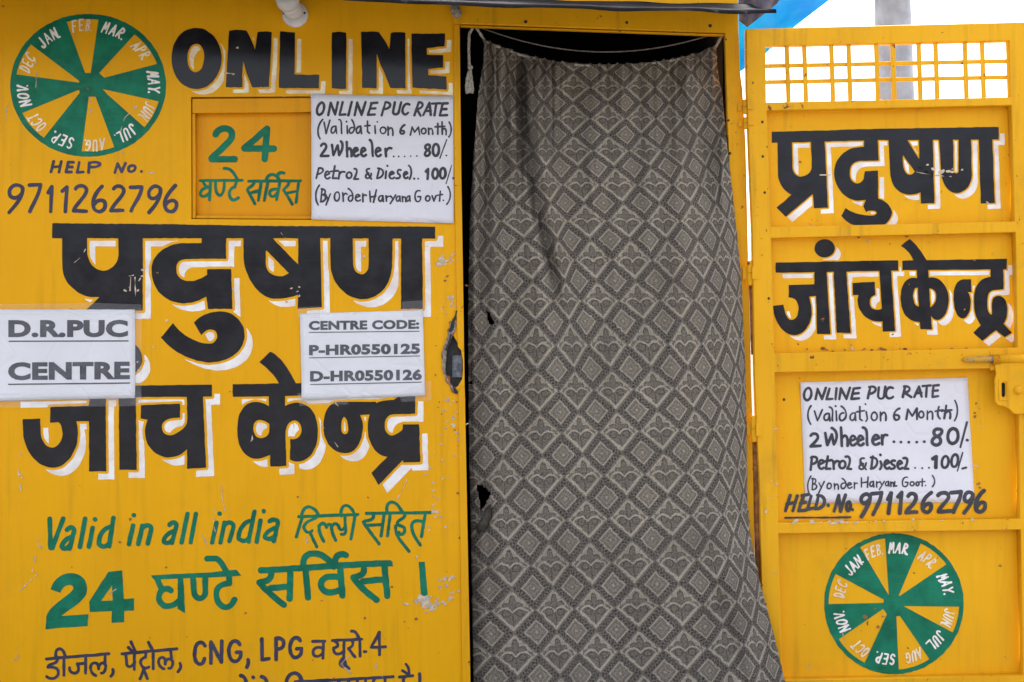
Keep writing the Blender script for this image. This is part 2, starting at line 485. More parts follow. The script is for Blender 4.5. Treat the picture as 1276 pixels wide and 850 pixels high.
# inner faces of the room over the curtain; its shade is put into their colour
box('shade_lining', (xl+0.04, 1.50, 0.075), (xr-0.055, 1.57, zt-0.012), M_dark, kiosk)
box('shade_lining', (xl+0.04, 0.06, zt-0.06), (xr-0.055, 1.49, zt-0.014), M_dark, kiosk)
box('shade_lining', (xr-0.075, 0.06, 0.075), (xr-0.056, 1.48, zt-0.07), M_dark, kiosk)
box('shade_lining', (xl+0.045, 0.045, 0.075), (xl+0.06, 1.48, zt-0.07), M_dark, kiosk)

# door frame: lintel and leaning right jamb in one welded piece, and the strip of wall over it
frame_loop = [(566, -45), (920, -45), (920, 20), (922, 85), (925.5, 112), (929.5, 180), (931.8, 290), (934.2, 390), (936.2, 470), (937.6, 515), (939.2, 600), (940.5, 700), (943, 905),
              (925, 905), (921.5, 700), (917, 480), (911.5, 300), (906.5, 140), (903.5, 41), (572.8, 29.5), (566, 29)]
jamb = plate('door_frame', [frame_loop], 0.014, 0.03, M_frame, kiosk, 0.0025)
plate('door_frame_lip', [[(573.6, 31.4), (902.4, 42.8), (902.4, 44.4), (573.6, 33)]], 0.010, 0.02, M_frame, jamb, 0.001)
for x, y, r in ((655, 27, 2.2), (781, 28, 1.9), (885, 32, 2.2), (904.6, 49, 1.2), (907.7, 150, 1.6), (909.5, 191, 1.9)):
    plate('bolt', [[(x+r*math.cos(q*.785), y+r*math.sin(q*.785)) for q in range(8)]], 0.0155, 0.003, M_void, jamb, 0.0004)

# ------------------------------------------------------------------ swung-back door leaf, standing 45 mm proud
DF, DS = 0.045, 0.008                       # front of the bars, front of the sheets
door_outer = [(930, 36), (1100, 31.8), (1276, 27.3), (1300, 26.8), (1318, 893), (952, 900), (948.7, 700), (946.6, 600), (942.3, 515), (940.6, 470), (937.7, 290), (934, 200), (930.6, 110)]
GR = [(954, 57), (1258, 50.5), (1260, 121), (955, 127.5)]
H1 = [(955.5, 137.5), (1260.5, 131), (1265, 275.8), (960.5, 283.2)]
H2 = [(961, 296.5), (1265.5, 289.5), (1268.5, 433), (965, 440.5)]
H3 = [(965.8, 464), (1269, 458.5), (1271.5, 646.5), (970, 652)]
H4 = [(970.3, 665), (1272, 660.2), (1275.5, 842), (974.5, 848)]
sheet_outer = [(937, 130.5), (1290, 124), (1312, 888), (958, 895), (946, 420)]
door = plate('door', [sheet_outer], DS, 0.002, M_door, kiosk)
tag(door, 'open yellow door leaf with lattice top swung back beside the doorway')
plate('door_bars', [door_outer, GR, H1, H2, H3, H4], DF, 0.036, M_doorbar, door, 0.0025)
# light lattice of flat bars in the top light
def bar(x0, y0, x1, y1, w, d, th):
    dx, dy = x1-x0, y1-y0; L = math.hypot(dx, dy); nx, ny = -dy/L*w/2, dx/L*w/2
    return plate('lattice_bar', [[(x0+nx, y0+ny), (x1+nx, y1+ny), (x1-nx, y1-ny), (x0-nx, y0-ny)]], d, th, M_doorbar, door, 0.001)
for x in (980.5, 1002.3, 1036, 1057.6, 1092, 1112.5, 1145, 1166, 1202.5, 1224, 1256.8):
    bar(x, 58-(x-954)*0.0215, x+2.4, 127.3-(x-954)*0.0215, 5.7, 0.038, 0.006)
for y in (82.3, 102.4):
    bar(953.5, y, 1259, y-6.3, 5.2, 0.031, 0.006)

# hinge knuckles in the slit, and the rusty rod that runs down it
for y0, y1, x in ((124, 142, 928.8), (146, 161, 929.6), (325, 356, 934.4), (518, 551, 939.4)):
    k0, k1 = P(x, y0, 0.028), P(x+(y1-y0)*0.028, y1, 0.028)
    bm = bmesh.new(); tube_bm(bm, [k0, k0.lerp(k1, .03), k0.lerp(k1, .47), k0.lerp(k1, .5), k0.lerp(k1, .53), k0.lerp(k1, .97), k1],
                              [.006, .0095, .0095, .0075, .0095, .0095, .006], 14)
    lo = k0.lerp(k1, .25); hi = k0.lerp(k1, .75)
    box_bm(bm, (lo.x-0.02, -0.021, hi.z), (lo.x-0.003, -0.0165, lo.z))
    box_bm(bm, (lo.x+0.003, -0.050, hi.z), (lo.x+0.02, -0.0455, lo.z))
    from_bm('hinge', bm, M_doorbar, door, False)
tube('hinge_rod', [P(936.0, 356, 0.012), P(937.3, 395, 0.013), P(938.6, 442, 0.012)], 0.0066, M_rust, door)
tube('hinge_rod', [P(940.8, 549, 0.010), P(943, 610, 0.012), P(944.4, 690, 0.011), P(947, 780, 0.012), P(949, 890, 0.012)], 0.0095, M_rust, door)
for x, y in ((950, 152), (950.6, 195), (953, 240), (977, 498), (958, 372), (962, 790), (968, 620)):
    plate('bolt', [[(x+1.6*math.cos(q*.785), y+1.9*math.sin(q*.785)) for q in range(8)]], DF+0.0006 if x < 966 else DS+0.0008, 0.002, M_void, door, 0.0003)

# sliding bolt with padlock plate
bm = bmesh.new()
tube_bm(bm, [P(1199, 448.6, 0.058), P(1203, 448.4, 0.058), P(1206, 448.3, 0.058), P(1300, 446, 0.058)], [0.004, 0.0075, 0.0085, 0.0085], 12)
from_bm('bolt_rod', bm, M_bolt, door, True)
def guide(x):
    bm = bmesh.new(); pts = []
    for q in range(9):
        a = math.pi*q/8
        pts.append(P(x, 448.3, 0.0)+Vector((0, -0.047-0.023*math.sin(a), 0.016*math.cos(a))))
    for s in (-0.011, 0.011): pass
    ring = []
    for p in pts:
        ring.append([bm.verts.new(p+Vector((sx, 0, 0))) for sx in (-0.011, 0.011)])
    for a, b in zip(ring, ring[1:]): bm.faces.new((a[0], a[1], b[1], b[0]))
    g = bmesh.ops.solidify(bm, geom=bm.faces[:], thickness=0.003)
    box_bm(bm, tuple(P(x-5.5, 461, 0.0)+Vector((0, -0.0485, 0))), tuple(P(x+5.5, 437, 0.0)+Vector((0, -0.0455, 0))))
    return from_bm('bolt_guide', bm, M_doorbar, door)
guide(1233)
pl = [(1240, 447), (1246, 445.5), (1300, 444), (1300, 514), (1268, 516.5), (1263, 515.5), (1258, 510), (1251, 506.5), (1243, 505), (1240, 500), (1239.5, 473), (1241.5, 465), (1240, 457)]
slot = [(1248.5, 478), (1251, 476.6), (1253, 478.5), (1253, 493), (1250.8, 495.3), (1248.6, 493.5)]
plate('padlock_plate', [pl, slot], 0.060, 0.008, M_doorbar, door, 0.0028)
plate('padlock_plate_rim', [[(1245, 473), (1258, 473), (1258, 499), (1245, 499)], [(1247.5, 475.5), (1255, 475.5), (1255, 496.5), (1247.5, 496.5)]], 0.0625, 0.004, M_doorbar, door, 0.0012)
plate('padlock_plate_back', [rect(1245, 474, 1257, 498)], 0.047, 0.002, M_void, door)
bm = bmesh.new(); c = P(1268.5, 486.5, 0.060)
tube_bm(bm, [c+Vector((0, .001, 0)), c+Vector((0, -.004, 0)), c+Vector((0, -.009, 0)), c+Vector((0, -.011, 0))], [0.013, 0.013, 0.009, 0.006], 8)
from_bm('plate_nut', bm, M_doorbar, door)
tube('padlock_plate_rib', [P(1245, 447.5, 0.058), P(1300, 446, 0.058)], 0.0125, M_doorbar, door, 14)

# ------------------------------------------------------------------ awning over the front
AW = 0.42
def awning():
    bm = bmesh.new(); nx, ny = 120, 10; g = []
    for i in range(nx+1):
        x = xl-0.1+(xr+0.015-(xl-0.1))*i/nx
        px = 638+x*PPM/((DIST-AW)/DIST)
        yl = np.interp(px, [-600, 0, 380, 560, 925], [-34, -24, -7, 2.5, 12])
        zf = EYE+(425-yl)/PPM*(DIST-AW)/DIST
        row = []
        for j in range(ny+1):
            v = j/ny
            z = (1-v)*(zf+0.115)+v*zf-0.012*math.sin(v*3.14)*(0.6+0.4*math.sin(x*5))
            z += 0.0012*math.sin(x*23+v*4)+0.003*mnoise.noise(Vector((x*9, v*5, 0)))
            row.append(bm.verts.new((x, -0.004-AW*v-0.006*mnoise.noise(Vector((x*6, 3, v))), z)))
        g.append(row)
    for i in range(nx):
        for j in range(ny): bm.faces.new((g[i][j], g[i+1][j], g[i+1][j+1], g[i][j+1]))
    # turned-down front hem
    hem = [bm.verts.new(r[-1].co+Vector((0, -0.004, -0.012-0.001*math.sin(i*.5)))) for i, r in enumerate(g)]
    for i in range(nx): bm.faces.new((g[i][-1], g[i+1][-1], hem[i+1], hem[i]))
    bmesh.ops.solidify(bm, geom=bm.faces[:], thickness=0.004)
    m = plain('grey_awning_sheet', (0.045, 0.044, 0.05), 0.8, 0.0, 0.35, 9, 0.25)
    m.node_tree.nodes['Principled BSDF'].inputs['Specular IOR Level'].default_value = 0.08
    return from_bm('awning', bm, m, kiosk, True)
awning()
# ------------------------------------------------------------------ painted lettering on the wall
BIG = (10.5, 10.5, 3.2, M_white)
cA = crop(50, 260, 8.019); cB = crop(170, 260, 8.019); cC = crop(290, 260, 8.019); cD = crop(400, 260, 8.019); cF = crop(180, 350, 8.019)
LW = 0.0009
letters('lettering', [
    ('F', PX, 'M 65 278.2 L 209 279.4 L 329 281.6 L 542.2 282.4 L 542.2 297.3 L 400 297 L 65 296.8 Z'),
    ('F', PX, 'M 77.5 290 L 77.5 331 C 78 345 83 352 87.5 356 C 95 363.5 103 369.5 113 370.2 L 124 370.2 L 104 389 L 177.8 387 L 177.8 290 L 147 290 L 147.7 318.5 C 146 331 136 337.5 127.5 337.5 C 117 336 110 327 108.6 316 L 108.6 290 Z'),
    ('F', PX, 'M 251.7 294 L 251 303 L 227 303 C 208 304 189 316 188.7 336 C 188.7 345 191 352 193 356 C 199 368 212 378 228.6 378 C 240 378 250 374 257.3 369.3 L 259.2 385 L 289.7 385 L 287.8 335.4 L 257.9 335.4 L 257.9 342.3 C 252 346 244 350.5 236 350.4 C 227 350 219.5 346 219.5 336 C 219.5 327 224 323 231 322.8 L 281.6 322.4 L 281.6 294 Z'),
    ('F', cF, 'M 495 420 C 560 340 660 305 760 305 C 900 305 1000 420 1000 540 C 1000 700 850 815 640 815 C 430 800 250 680 165 565 L 285 420 C 370 540 500 620 640 628 C 690 628 725 600 725 550 C 720 500 690 485 660 487 C 620 490 590 510 568 545 Z'),
    ('F', cC, 'M 105 280 L 108 500 C 120 640 190 780 300 860 C 350 890 390 900 430 901 C 520 900 590 886 650 861 L 650 1001 L 890 985 L 875 280 L 655 280 L 655 560 L 385 280 Z M 330 410 L 560 645 C 520 675 470 680 440 675 C 380 660 335 620 330 570 Z'),
    ('F', cD, 'M 90 285 L 95 560 C 100 720 220 905 430 905 C 600 890 700 760 710 560 L 715 285 L 475 285 L 475 560 C 470 640 440 655 400 655 C 350 650 325 610 320 560 L 315 285 Z'),
    ('F', cD, 'M 800 290 L 1010 290 L 1018 1001 L 800 1001 Z')], LW, M_black, wall, h=0.6, shadow=BIG, seed=1)
c1 = crop(20, 470, 8.019); c2 = crop(150, 470, 8.019); c3 = crop(280, 430, 8.019); c4 = crop(280, 490, 8.019); c5 = crop(400, 490, 6.855)
letters('lettering', [
    ('F', PX, 'M 14 485 L 100 483 L 170 480.6 L 264 479.2 L 264 494 L 175 495 L 14 498 Z'),
    ('F', PX, 'E 155 447 22 22'),
    ('F', c1, 'M 65 420 L 240 415 L 245 560 C 260 660 310 705 370 705 C 430 690 462 630 462 560 C 462 510 445 460 420 450 L 340 455 L 340 298 L 725 285 L 735 230 L 735 150 L 895 150 L 900 941 L 730 941 L 728 440 L 600 440 C 620 500 620 560 615 600 C 600 760 500 905 370 905 C 200 900 90 740 70 560 Z'),
    ('F', c1, 'M 1025 150 L 1195 150 L 1205 926 L 1032 926 Z'),
    ('F', c2, 'M 205 280 L 595 265 L 595 405 L 530 408 C 460 410 415 450 415 500 C 415 560 450 582 500 582 C 560 580 630 520 668 460 L 665 150 L 820 150 L 830 300 L 855 905 L 668 915 L 665 720 C 610 780 540 805 470 803 C 340 790 250 680 245 560 C 245 510 255 460 275 425 L 205 412 Z'),
    ('F', c3, 'M 80 392 L 520 385 L 1800 365 L 1800 480 L 80 520 Z'),
    ('F', c3, 'M 345 170 L 455 65 C 560 110 640 240 720 400 L 560 420 C 510 310 430 230 345 170 Z'),
    ('F', c4, 'M 440 20 L 600 20 L 615 725 L 455 735 Z'),
    ('F', c4, 'M 450 140 C 400 95 340 85 290 90 C 170 100 125 230 125 370 C 125 540 200 655 320 655 C 370 655 420 635 465 610 L 465 330 C 440 290 390 268 350 268 C 320 268 290 290 285 350 C 285 400 310 445 360 450 C 400 452 445 420 450 370 L 460 370 L 460 140 Z'),
    ('F', c4, 'M 600 133 C 640 100 690 90 740 95 C 870 110 930 240 930 380 C 930 560 850 685 720 685 C 690 683 665 675 652 665 L 655 455 C 690 475 768 440 768 370 C 768 300 720 270 695 268 C 650 275 615 320 610 370 L 600 370 Z'),
    ('F', c5, 'M 20 290 C 20 160 60 75 170 75 L 470 72 L 470 180 L 330 185 C 355 230 357 260 357 300 C 350 430 290 515 200 515 C 90 510 20 400 20 290 Z M 195 200 C 220 210 233 260 233 310 C 233 345 215 352 200 352 C 180 350 172 330 172 300 C 172 260 178 215 195 200 Z'),
    ('F', c5, 'M 460 95 C 490 65 550 58 620 58 L 660 30 L 660 -10 L 805 -10 L 805 175 L 620 180 C 560 185 540 220 545 290 C 550 340 580 360 610 360 C 640 355 680 330 697 310 L 697 265 L 838 265 L 848 590 L 705 592 L 698 572 L 490 785 L 430 680 L 565 545 C 470 530 400 430 400 300 C 400 220 420 130 460 95 Z')],
    LW, M_black, wall, h=0.6, shadow=BIG, seed=2)
o1 = crop(200, 20, 6.38); o2 = crop(390, 20, 6.38)
letters('lettering', [
    ('F', o1, 'M 285 95 C 410 95 485 220 485 330 C 485 470 400 580 285 580 C 160 580 88 460 88 340 C 88 200 160 95 285 95 Z M 285 222 C 325 222 347 270 347 320 C 347 390 320 447 280 447 C 240 447 213 400 213 340 C 213 270 240 222 285 222 Z'),
    ('F', o1, 'M 545 115 C 590 108 650 108 685 118 C 715 170 740 220 750 280 L 770 130 C 800 118 850 120 885 130 L 878 320 L 860 565 L 730 568 C 705 520 670 420 658 350 L 650 480 L 652 568 L 517 565 Z'),
    ('F', o1, 'M 950 122 L 1070 130 L 1065 465 L 1262 468 L 1258 575 L 940 572 Z'),
    ('F', o2, 'M 150 130 C 185 125 230 125 265 132 L 262 580 L 148 575 Z'),
    ('F', o2, 'M 383 128 C 430 120 490 120 525 130 C 560 180 590 220 607 270 L 618 135 C 655 125 700 125 735 133 L 735 575 L 615 572 C 575 470 540 400 508 300 L 505 575 L 390 570 Z'),
    ('F', o2, 'M 783 140 L 1050 140 L 1048 240 L 905 255 L 905 308 L 1035 312 L 1035 410 L 915 420 L 915 470 L 1062 480 L 1062 585 L 790 570 Z')],
    LW, M_black, wall, h=0.5, shadow=(8.5, 7.5, 2.6, M_pale), seed=3)
# help line
h1 = crop(0, 130, 5.3125)
letters('lettering', [('S', h1, 19, 'M 355 378 L 337 448 M 405 378 L 390 450 M 346 415 L 398 412 M 452 382 L 437 448 M 452 382 L 485 384 M 445 415 L 478 415 M 437 448 L 472 448 M 525 382 L 512 450 L 550 448 M 592 387 L 586 450 M 592 387 C 655 375 680 395 650 408 C 630 418 610 416 592 416 M 760 452 L 778 392 L 805 448 L 830 390 M 870 406 C 892 400 902 415 890 435 C 880 450 855 450 850 435 C 848 420 855 408 870 406 M 935 445 L 936 446')],
        LW, M_black_sky, wall, h=0.4, seed=5)
letters('lettering', [('S', h1, 25, 'M 150 560 C 140 528 80 520 62 570 C 50 622 110 640 142 592 M 150 560 C 150 620 100 670 60 716 M 195 535 L 268 532 C 262 600 215 660 197 710 M 318 585 L 343 545 L 335 710 M 413 575 L 442 548 L 432 710 M 500 560 C 510 530 575 530 572 575 C 560 620 500 660 488 705 L 572 708 M 675 543 C 630 590 605 640 618 680 C 635 730 700 715 697 660 C 690 622 640 630 620 668 M 752 560 C 765 530 825 535 818 580 C 805 620 750 660 736 704 L 812 702 M 865 550 L 938 547 C 935 600 890 650 868 705 M 1062 565 C 1050 530 1000 535 985 580 C 975 632 1030 640 1057 592 M 1062 565 C 1060 640 1010 690 987 716 M 1160 538 C 1110 590 1080 640 1092 680 C 1110 730 1172 715 1168 660 C 1160 622 1110 635 1095 668')],
        LW, M_black_sky, wall, h=0.4, seed=6)
letters('paint_wear', [('S', h1, 9, 'M 988 452 L 1022 455')], LW, M_primer, wall, h=0.4, seed=6, wobble=.5)
# hatch lettering
k1 = crop(230, 120, 5.3125)
letters('lettering', [('S', k1, 43, 'M 207 252 C 218 205 310 195 314 250 C 315 300 240 345 178 412 M 178 417 L 333 417 M 530 417 L 545 215 L 395 345 L 592 347')], -0.0289, M_green, hatch, h=0.45, seed=7)
letters('lettering', [('S', k1, 20, 'M 105 558 L 380 556 M 425 562 L 768 560 M 120 562 C 135 590 140 600 160 600 C 130 605 105 620 105 648 C 110 670 140 668 165 640 M 172 560 L 165 686 M 205 560 C 202 620 212 658 235 655 C 258 650 266 600 262 560 M 345 560 L 332 602 C 295 605 285 655 310 682 C 325 694 340 684 355 672 M 262 478 C 310 470 330 515 350 550 M 462 565 C 455 600 420 600 416 620 C 432 650 455 690 465 712 M 432 642 L 490 625 M 508 565 L 488 690 M 552 565 L 527 690 M 540 560 C 545 510 600 500 625 552 M 620 550 C 600 510 640 498 658 508 M 632 565 L 608 685 M 620 615 C 570 605 548 640 575 662 C 590 670 605 655 614 640 M 690 570 C 685 605 655 605 657 625 C 680 660 700 690 712 715 M 672 642 L 735 630 M 755 565 L 738 702')],
        -0.0289, M_green, hatch, h=0.35, seed=8, wobble=.2)
# green slogan
g1 = crop(40, 610, 7.975); g2 = crop(190, 620, 7.975); g3 = crop(350, 610, 6.38)
letters('lettering', [('S', g1, 47, 'M 175 292 L 182 582 M 308 290 L 200 580 M 345 400 C 380 360 430 375 413 430 L 372 588 M 400 470 C 340 480 290 540 295 572 C 310 600 360 590 385 540 M 527 290 L 475 570 M 600 382 L 566 568 M 622 296 L 624 298 M 808 285 L 765 562 M 775 370 C 700 390 660 470 665 540 C 690 585 750 570 775 520 M 1003 358 L 962 542 M 1010 254 L 1012 256 M 1095 362 L 1055 542 M 1085 400 C 1110 345 1190 340 1182 400 L 1150 540'),
                      ('S', g2, 44, 'M 170 270 C 200 235 245 240 236 290 L 195 450 M 225 330 C 160 345 105 400 112 440 C 135 465 190 450 210 400 M 347 162 L 290 448 M 430 162 L 380 448 M 636 252 L 592 448 M 665 158 L 666 162 M 715 250 L 675 448 M 705 290 C 740 230 815 240 805 300 L 765 433 M 1012 140 L 955 440 M 960 235 C 890 260 850 340 855 410 C 890 440 935 440 960 400 M 1074 230 L 1036 440 M 1105 133 L 1106 137 M 1165 235 C 1200 210 1255 215 1246 265 L 1205 433 M 1235 300 C 1170 310 1110 360 1118 395 C 1150 425 1200 410 1225 370')],
        LW, M_green, wall, h=0.45, seed=10)
letters('lettering', [('S', g3, 25.5, 'M 142 216 L 612 198 M 172 215 L 122 378 M 165 210 C 175 125 240 110 295 192 M 285 205 C 290 245 190 240 182 300 C 190 345 235 350 248 325 M 232 345 L 285 455 M 302 292 C 300 340 325 385 342 412 M 302 300 C 318 256 352 260 362 302 C 372 266 398 273 402 300 C 408 350 425 385 436 404 M 402 300 C 420 260 452 266 462 300 C 470 330 500 325 508 300 M 508 208 L 512 300 C 522 332 512 364 482 356 M 590 205 L 557 395 M 480 210 C 465 115 545 90 585 198 M 680 190 L 1192 184 M 735 195 C 745 255 690 240 655 258 C 690 315 750 390 780 432 M 690 285 L 795 280 M 822 195 L 797 368 M 870 190 L 848 368 M 845 185 C 825 90 905 55 968 185 M 985 195 C 985 245 920 240 925 275 C 950 295 985 290 985 325 C 975 372 935 362 940 340 M 912 290 C 905 380 985 440 1018 492 M 1148 195 L 1118 375 M 1138 262 C 1080 235 1035 250 1040 300 C 1045 360 1085 405 1108 442')],
        LW, M_green, wall, h=0.4, seed=11)
g4 = crop(40, 690, 6.38); g5 = crop(180, 670, 7.975); g6 = crop(310, 660, 5.3125)
letters('lettering', [('F', g4, 'M 145 285 C 170 200 240 155 310 155 C 400 160 440 220 438 280 C 435 370 330 420 230 495 L 447 480 L 440 575 L 108 600 L 112 500 C 130 420 270 350 330 280 C 330 250 300 245 280 252 C 250 262 235 285 225 312 Z'),
                      ('F', g4, 'M 605 145 L 715 133 L 730 360 L 812 352 L 808 450 L 735 455 L 732 545 L 632 550 L 635 455 L 460 465 L 452 385 Z M 635 250 L 640 370 L 550 375 Z')], LW, M_green, wall, h=0.5, seed=12)
letters('lettering', [('F', g5, 'M 62 375 L 640 345 L 915 318 L 960 378 L 640 395 L 170 415 L 90 410 Z'), ('F', g5, 'M 330 400 L 385 395 L 405 755 L 330 705 Z'),
                      ('S', g5, 58, 'M 130 410 C 150 470 155 490 185 510 C 210 515 230 495 262 525 M 185 510 C 130 560 120 640 200 680 C 270 690 330 650 360 610 M 482 390 L 492 540 C 500 625 600 625 605 540 L 605 390'),
                      ('S', g5, 58, 'M 840 390 L 845 455 C 780 460 720 470 714 560 C 714 670 790 715 850 680 C 875 660 885 640 895 615 M 625 210 L 712 208 C 745 220 780 270 812 335')], LW, M_green, wall, h=0.45, seed=13)
letters('lettering', [('S', g6, 42, 'M 80 270 C 300 262 600 232 930 222 M 150 285 C 150 335 110 345 72 350 C 110 400 180 460 233 498 M 140 388 L 255 378 M 275 290 L 270 458 M 375 260 L 392 450 M 362 240 C 350 150 440 140 500 180 C 530 200 552 222 562 245 M 575 235 C 560 180 600 150 642 168 M 605 260 L 620 436 M 610 320 C 560 300 480 310 478 360 C 480 425 550 428 610 395 M 762 260 C 765 300 740 305 692 315 C 720 370 800 430 845 465 M 755 342 L 890 330 M 898 240 L 917 440'),
                      ('F', g6, 'M 1125 215 L 1165 212 L 1185 445 L 1178 465 L 1140 440 Z'), ('F', g6, 'M 910 205 L 938 205 L 957 243 L 920 243 Z')], LW, M_green, wall, h=0.45, seed=14)
# fuels line
f1 = crop(40, 770, 6.38); f2 = crop(230, 770, 7.975); f3 = crop(370, 770, 6.38)
letters('lettering', [('S', f1, 24, 'M 112 326 L 610 286 M 200 330 C 200 372 130 360 125 392 C 175 388 220 400 207 450 C 190 490 140 490 115 466 M 252 320 L 252 455 M 190 320 C 168 235 250 215 262 310 M 425 310 L 425 440 M 422 362 L 358 366 C 380 400 370 440 335 440 C 302 436 295 415 298 395 M 505 458 C 455 440 452 362 490 358 C 520 352 530 380 528 405 M 528 400 C 535 340 600 350 582 405 C 575 436 560 440 550 440 M 580 292 L 578 370 M 640 408 C 652 430 640 450 625 465 M 715 286 L 1150 246 M 745 290 L 752 372 C 772 405 800 380 815 352 M 812 285 L 812 408 M 765 235 L 802 272 M 785 190 L 820 265 M 905 280 L 900 312 C 858 320 850 362 880 392 C 900 408 915 400 928 392 M 890 404 L 858 483 M 892 420 L 916 483 M 962 265 L 962 405 M 925 195 L 962 265 M 1048 405 C 998 390 992 320 1030 315 C 1058 310 1060 340 1058 368 M 1058 350 C 1075 308 1128 325 1116 370 C 1110 400 1095 405 1085 400 M 1102 262 L 1108 330 M 1175 360 C 1188 390 1175 410 1160 430'),
                      ('S', f2, 38, 'M 200 275 C 180 225 105 230 98 350 C 95 480 180 490 197 405 M 262 450 L 262 240 L 365 440 L 370 232 M 548 265 C 520 205 450 220 440 320 C 435 465 560 470 560 342 L 518 342 M 630 415 C 640 450 630 470 618 492 M 768 210 L 770 415 L 838 406 M 910 415 L 908 205 C 1005 180 1012 312 918 310 M 1150 228 C 1120 170 1050 190 1048 300 C 1045 430 1165 420 1162 307 L 1115 307'),
                      ('S', f3, 24, 'M 125 188 L 222 185 M 210 190 L 206 320 M 206 240 C 150 220 118 250 130 290 C 150 322 190 300 206 280 M 280 180 L 516 170 M 300 185 C 340 210 330 230 290 240 C 290 290 330 302 372 265 M 374 182 L 372 315 C 330 340 340 390 375 388 C 402 370 378 330 360 345 M 378 365 L 413 402 M 440 180 C 455 220 430 232 410 242 C 430 270 440 290 462 310 M 500 175 L 502 305 M 435 105 C 470 105 480 130 495 172 M 535 268 L 549 268 M 657 295 L 655 115 L 590 235 L 705 230')], LW, M_black_sky, wall, h=0.4, seed=15, wobble=.2)
letters('lettering', [('S', f2, 38, 'M 560 575 C 600 580 610 620 622 680 M 680 590 L 682 592 M 765 585 C 800 590 815 620 830 680 M 560 690 L 900 665 M 1010 700 C 1000 590 1050 545 1100 550 C 1150 560 1160 610 1165 640 M 1100 640 L 1420 622 M 640 690 L 640 820 M 820 680 L 822 820 M 1030 690 L 1035 820 M 1250 640 L 1255 820'),
                      ('S', f3, 24, 'M 60 508 L 205 500 M 245 498 L 765 468 M 410 490 L 412 600 M 340 500 C 300 530 300 580 340 600 M 480 490 L 482 600 M 545 485 L 548 600 M 620 482 C 590 520 600 560 660 560 M 700 478 L 702 600 M 815 470 L 920 460 M 840 420 L 888 450 M 867 368 C 895 400 893 430 890 462 M 860 470 C 820 520 880 520 890 560 C 870 600 830 590 820 570 M 975 445 L 980 560')],
        LW, M_black_sky, wall, h=0.4, seed=16, wobble=.2)

# ------------------------------------------------------------------ month wheels
GLY = {'J': 'M .8 0 L .8 .75 C .8 1.05 .2 1.05 .15 .75', 'A': 'M .05 1 L .5 0 L .95 1 M .2 .65 L .8 .65', 'N': 'M .1 1 L .1 0 L .9 1 L .9 0',
       'F': 'M .15 1 L .15 0 L .85 0 M .15 .5 L .7 .5', 'E': 'M .85 0 L .15 0 L .15 1 L .85 1 M .15 .5 L .7 .5', 'B': 'M .15 0 L .15 1 C 1.05 1 1.05 .5 .15 .48 C .95 .45 .95 0 .15 0',
       'M': 'M .05 1 L .2 0 L .5 .65 L .8 0 L .95 1', 'R': 'M .15 1 L .15 0 C 1 0 1 .52 .15 .52 L .9 1', 'P': 'M .15 1 L .15 0 C 1.05 0 1.05 .55 .15 .55',
       'Y': 'M .05 0 L .5 .5 L .95 0 M .5 .5 L .5 1', 'U': 'M .12 0 L .12 .7 C .12 1.08 .88 1.08 .88 .7 L .88 0', 'L': 'M .15 0 L .15 1 L .85 1',
       'G': 'M .9 .15 C .6 -.15 .1 .05 .1 .5 C .1 1.1 .95 1.1 .92 .55 L .6 .55', 'S': 'M .85 .12 C .5 -.1 .1 .1 .2 .35 C .35 .55 .85 .5 .85 .78 C .8 1.1 .25 1.05 .12 .85',
       'O': 'M .5 0 C 1.05 0 1.05 1 .5 1 C -.05 1 -.05 0 .5 0', 'C': 'M .9 .15 C .6 -.15 .1 .05 .1 .5 C .1 1.05 .7 1.1 .92 .82', 'T': 'M .05 0 L .95 0 M .5 0 L .5 1',
       'V': 'M .05 0 L .5 1 L .95 0', 'D': 'M .15 0 L .15 1 C 1.1 1 1.1 0 .15 0', '.': 'M .3 .95 L .34 .97'}
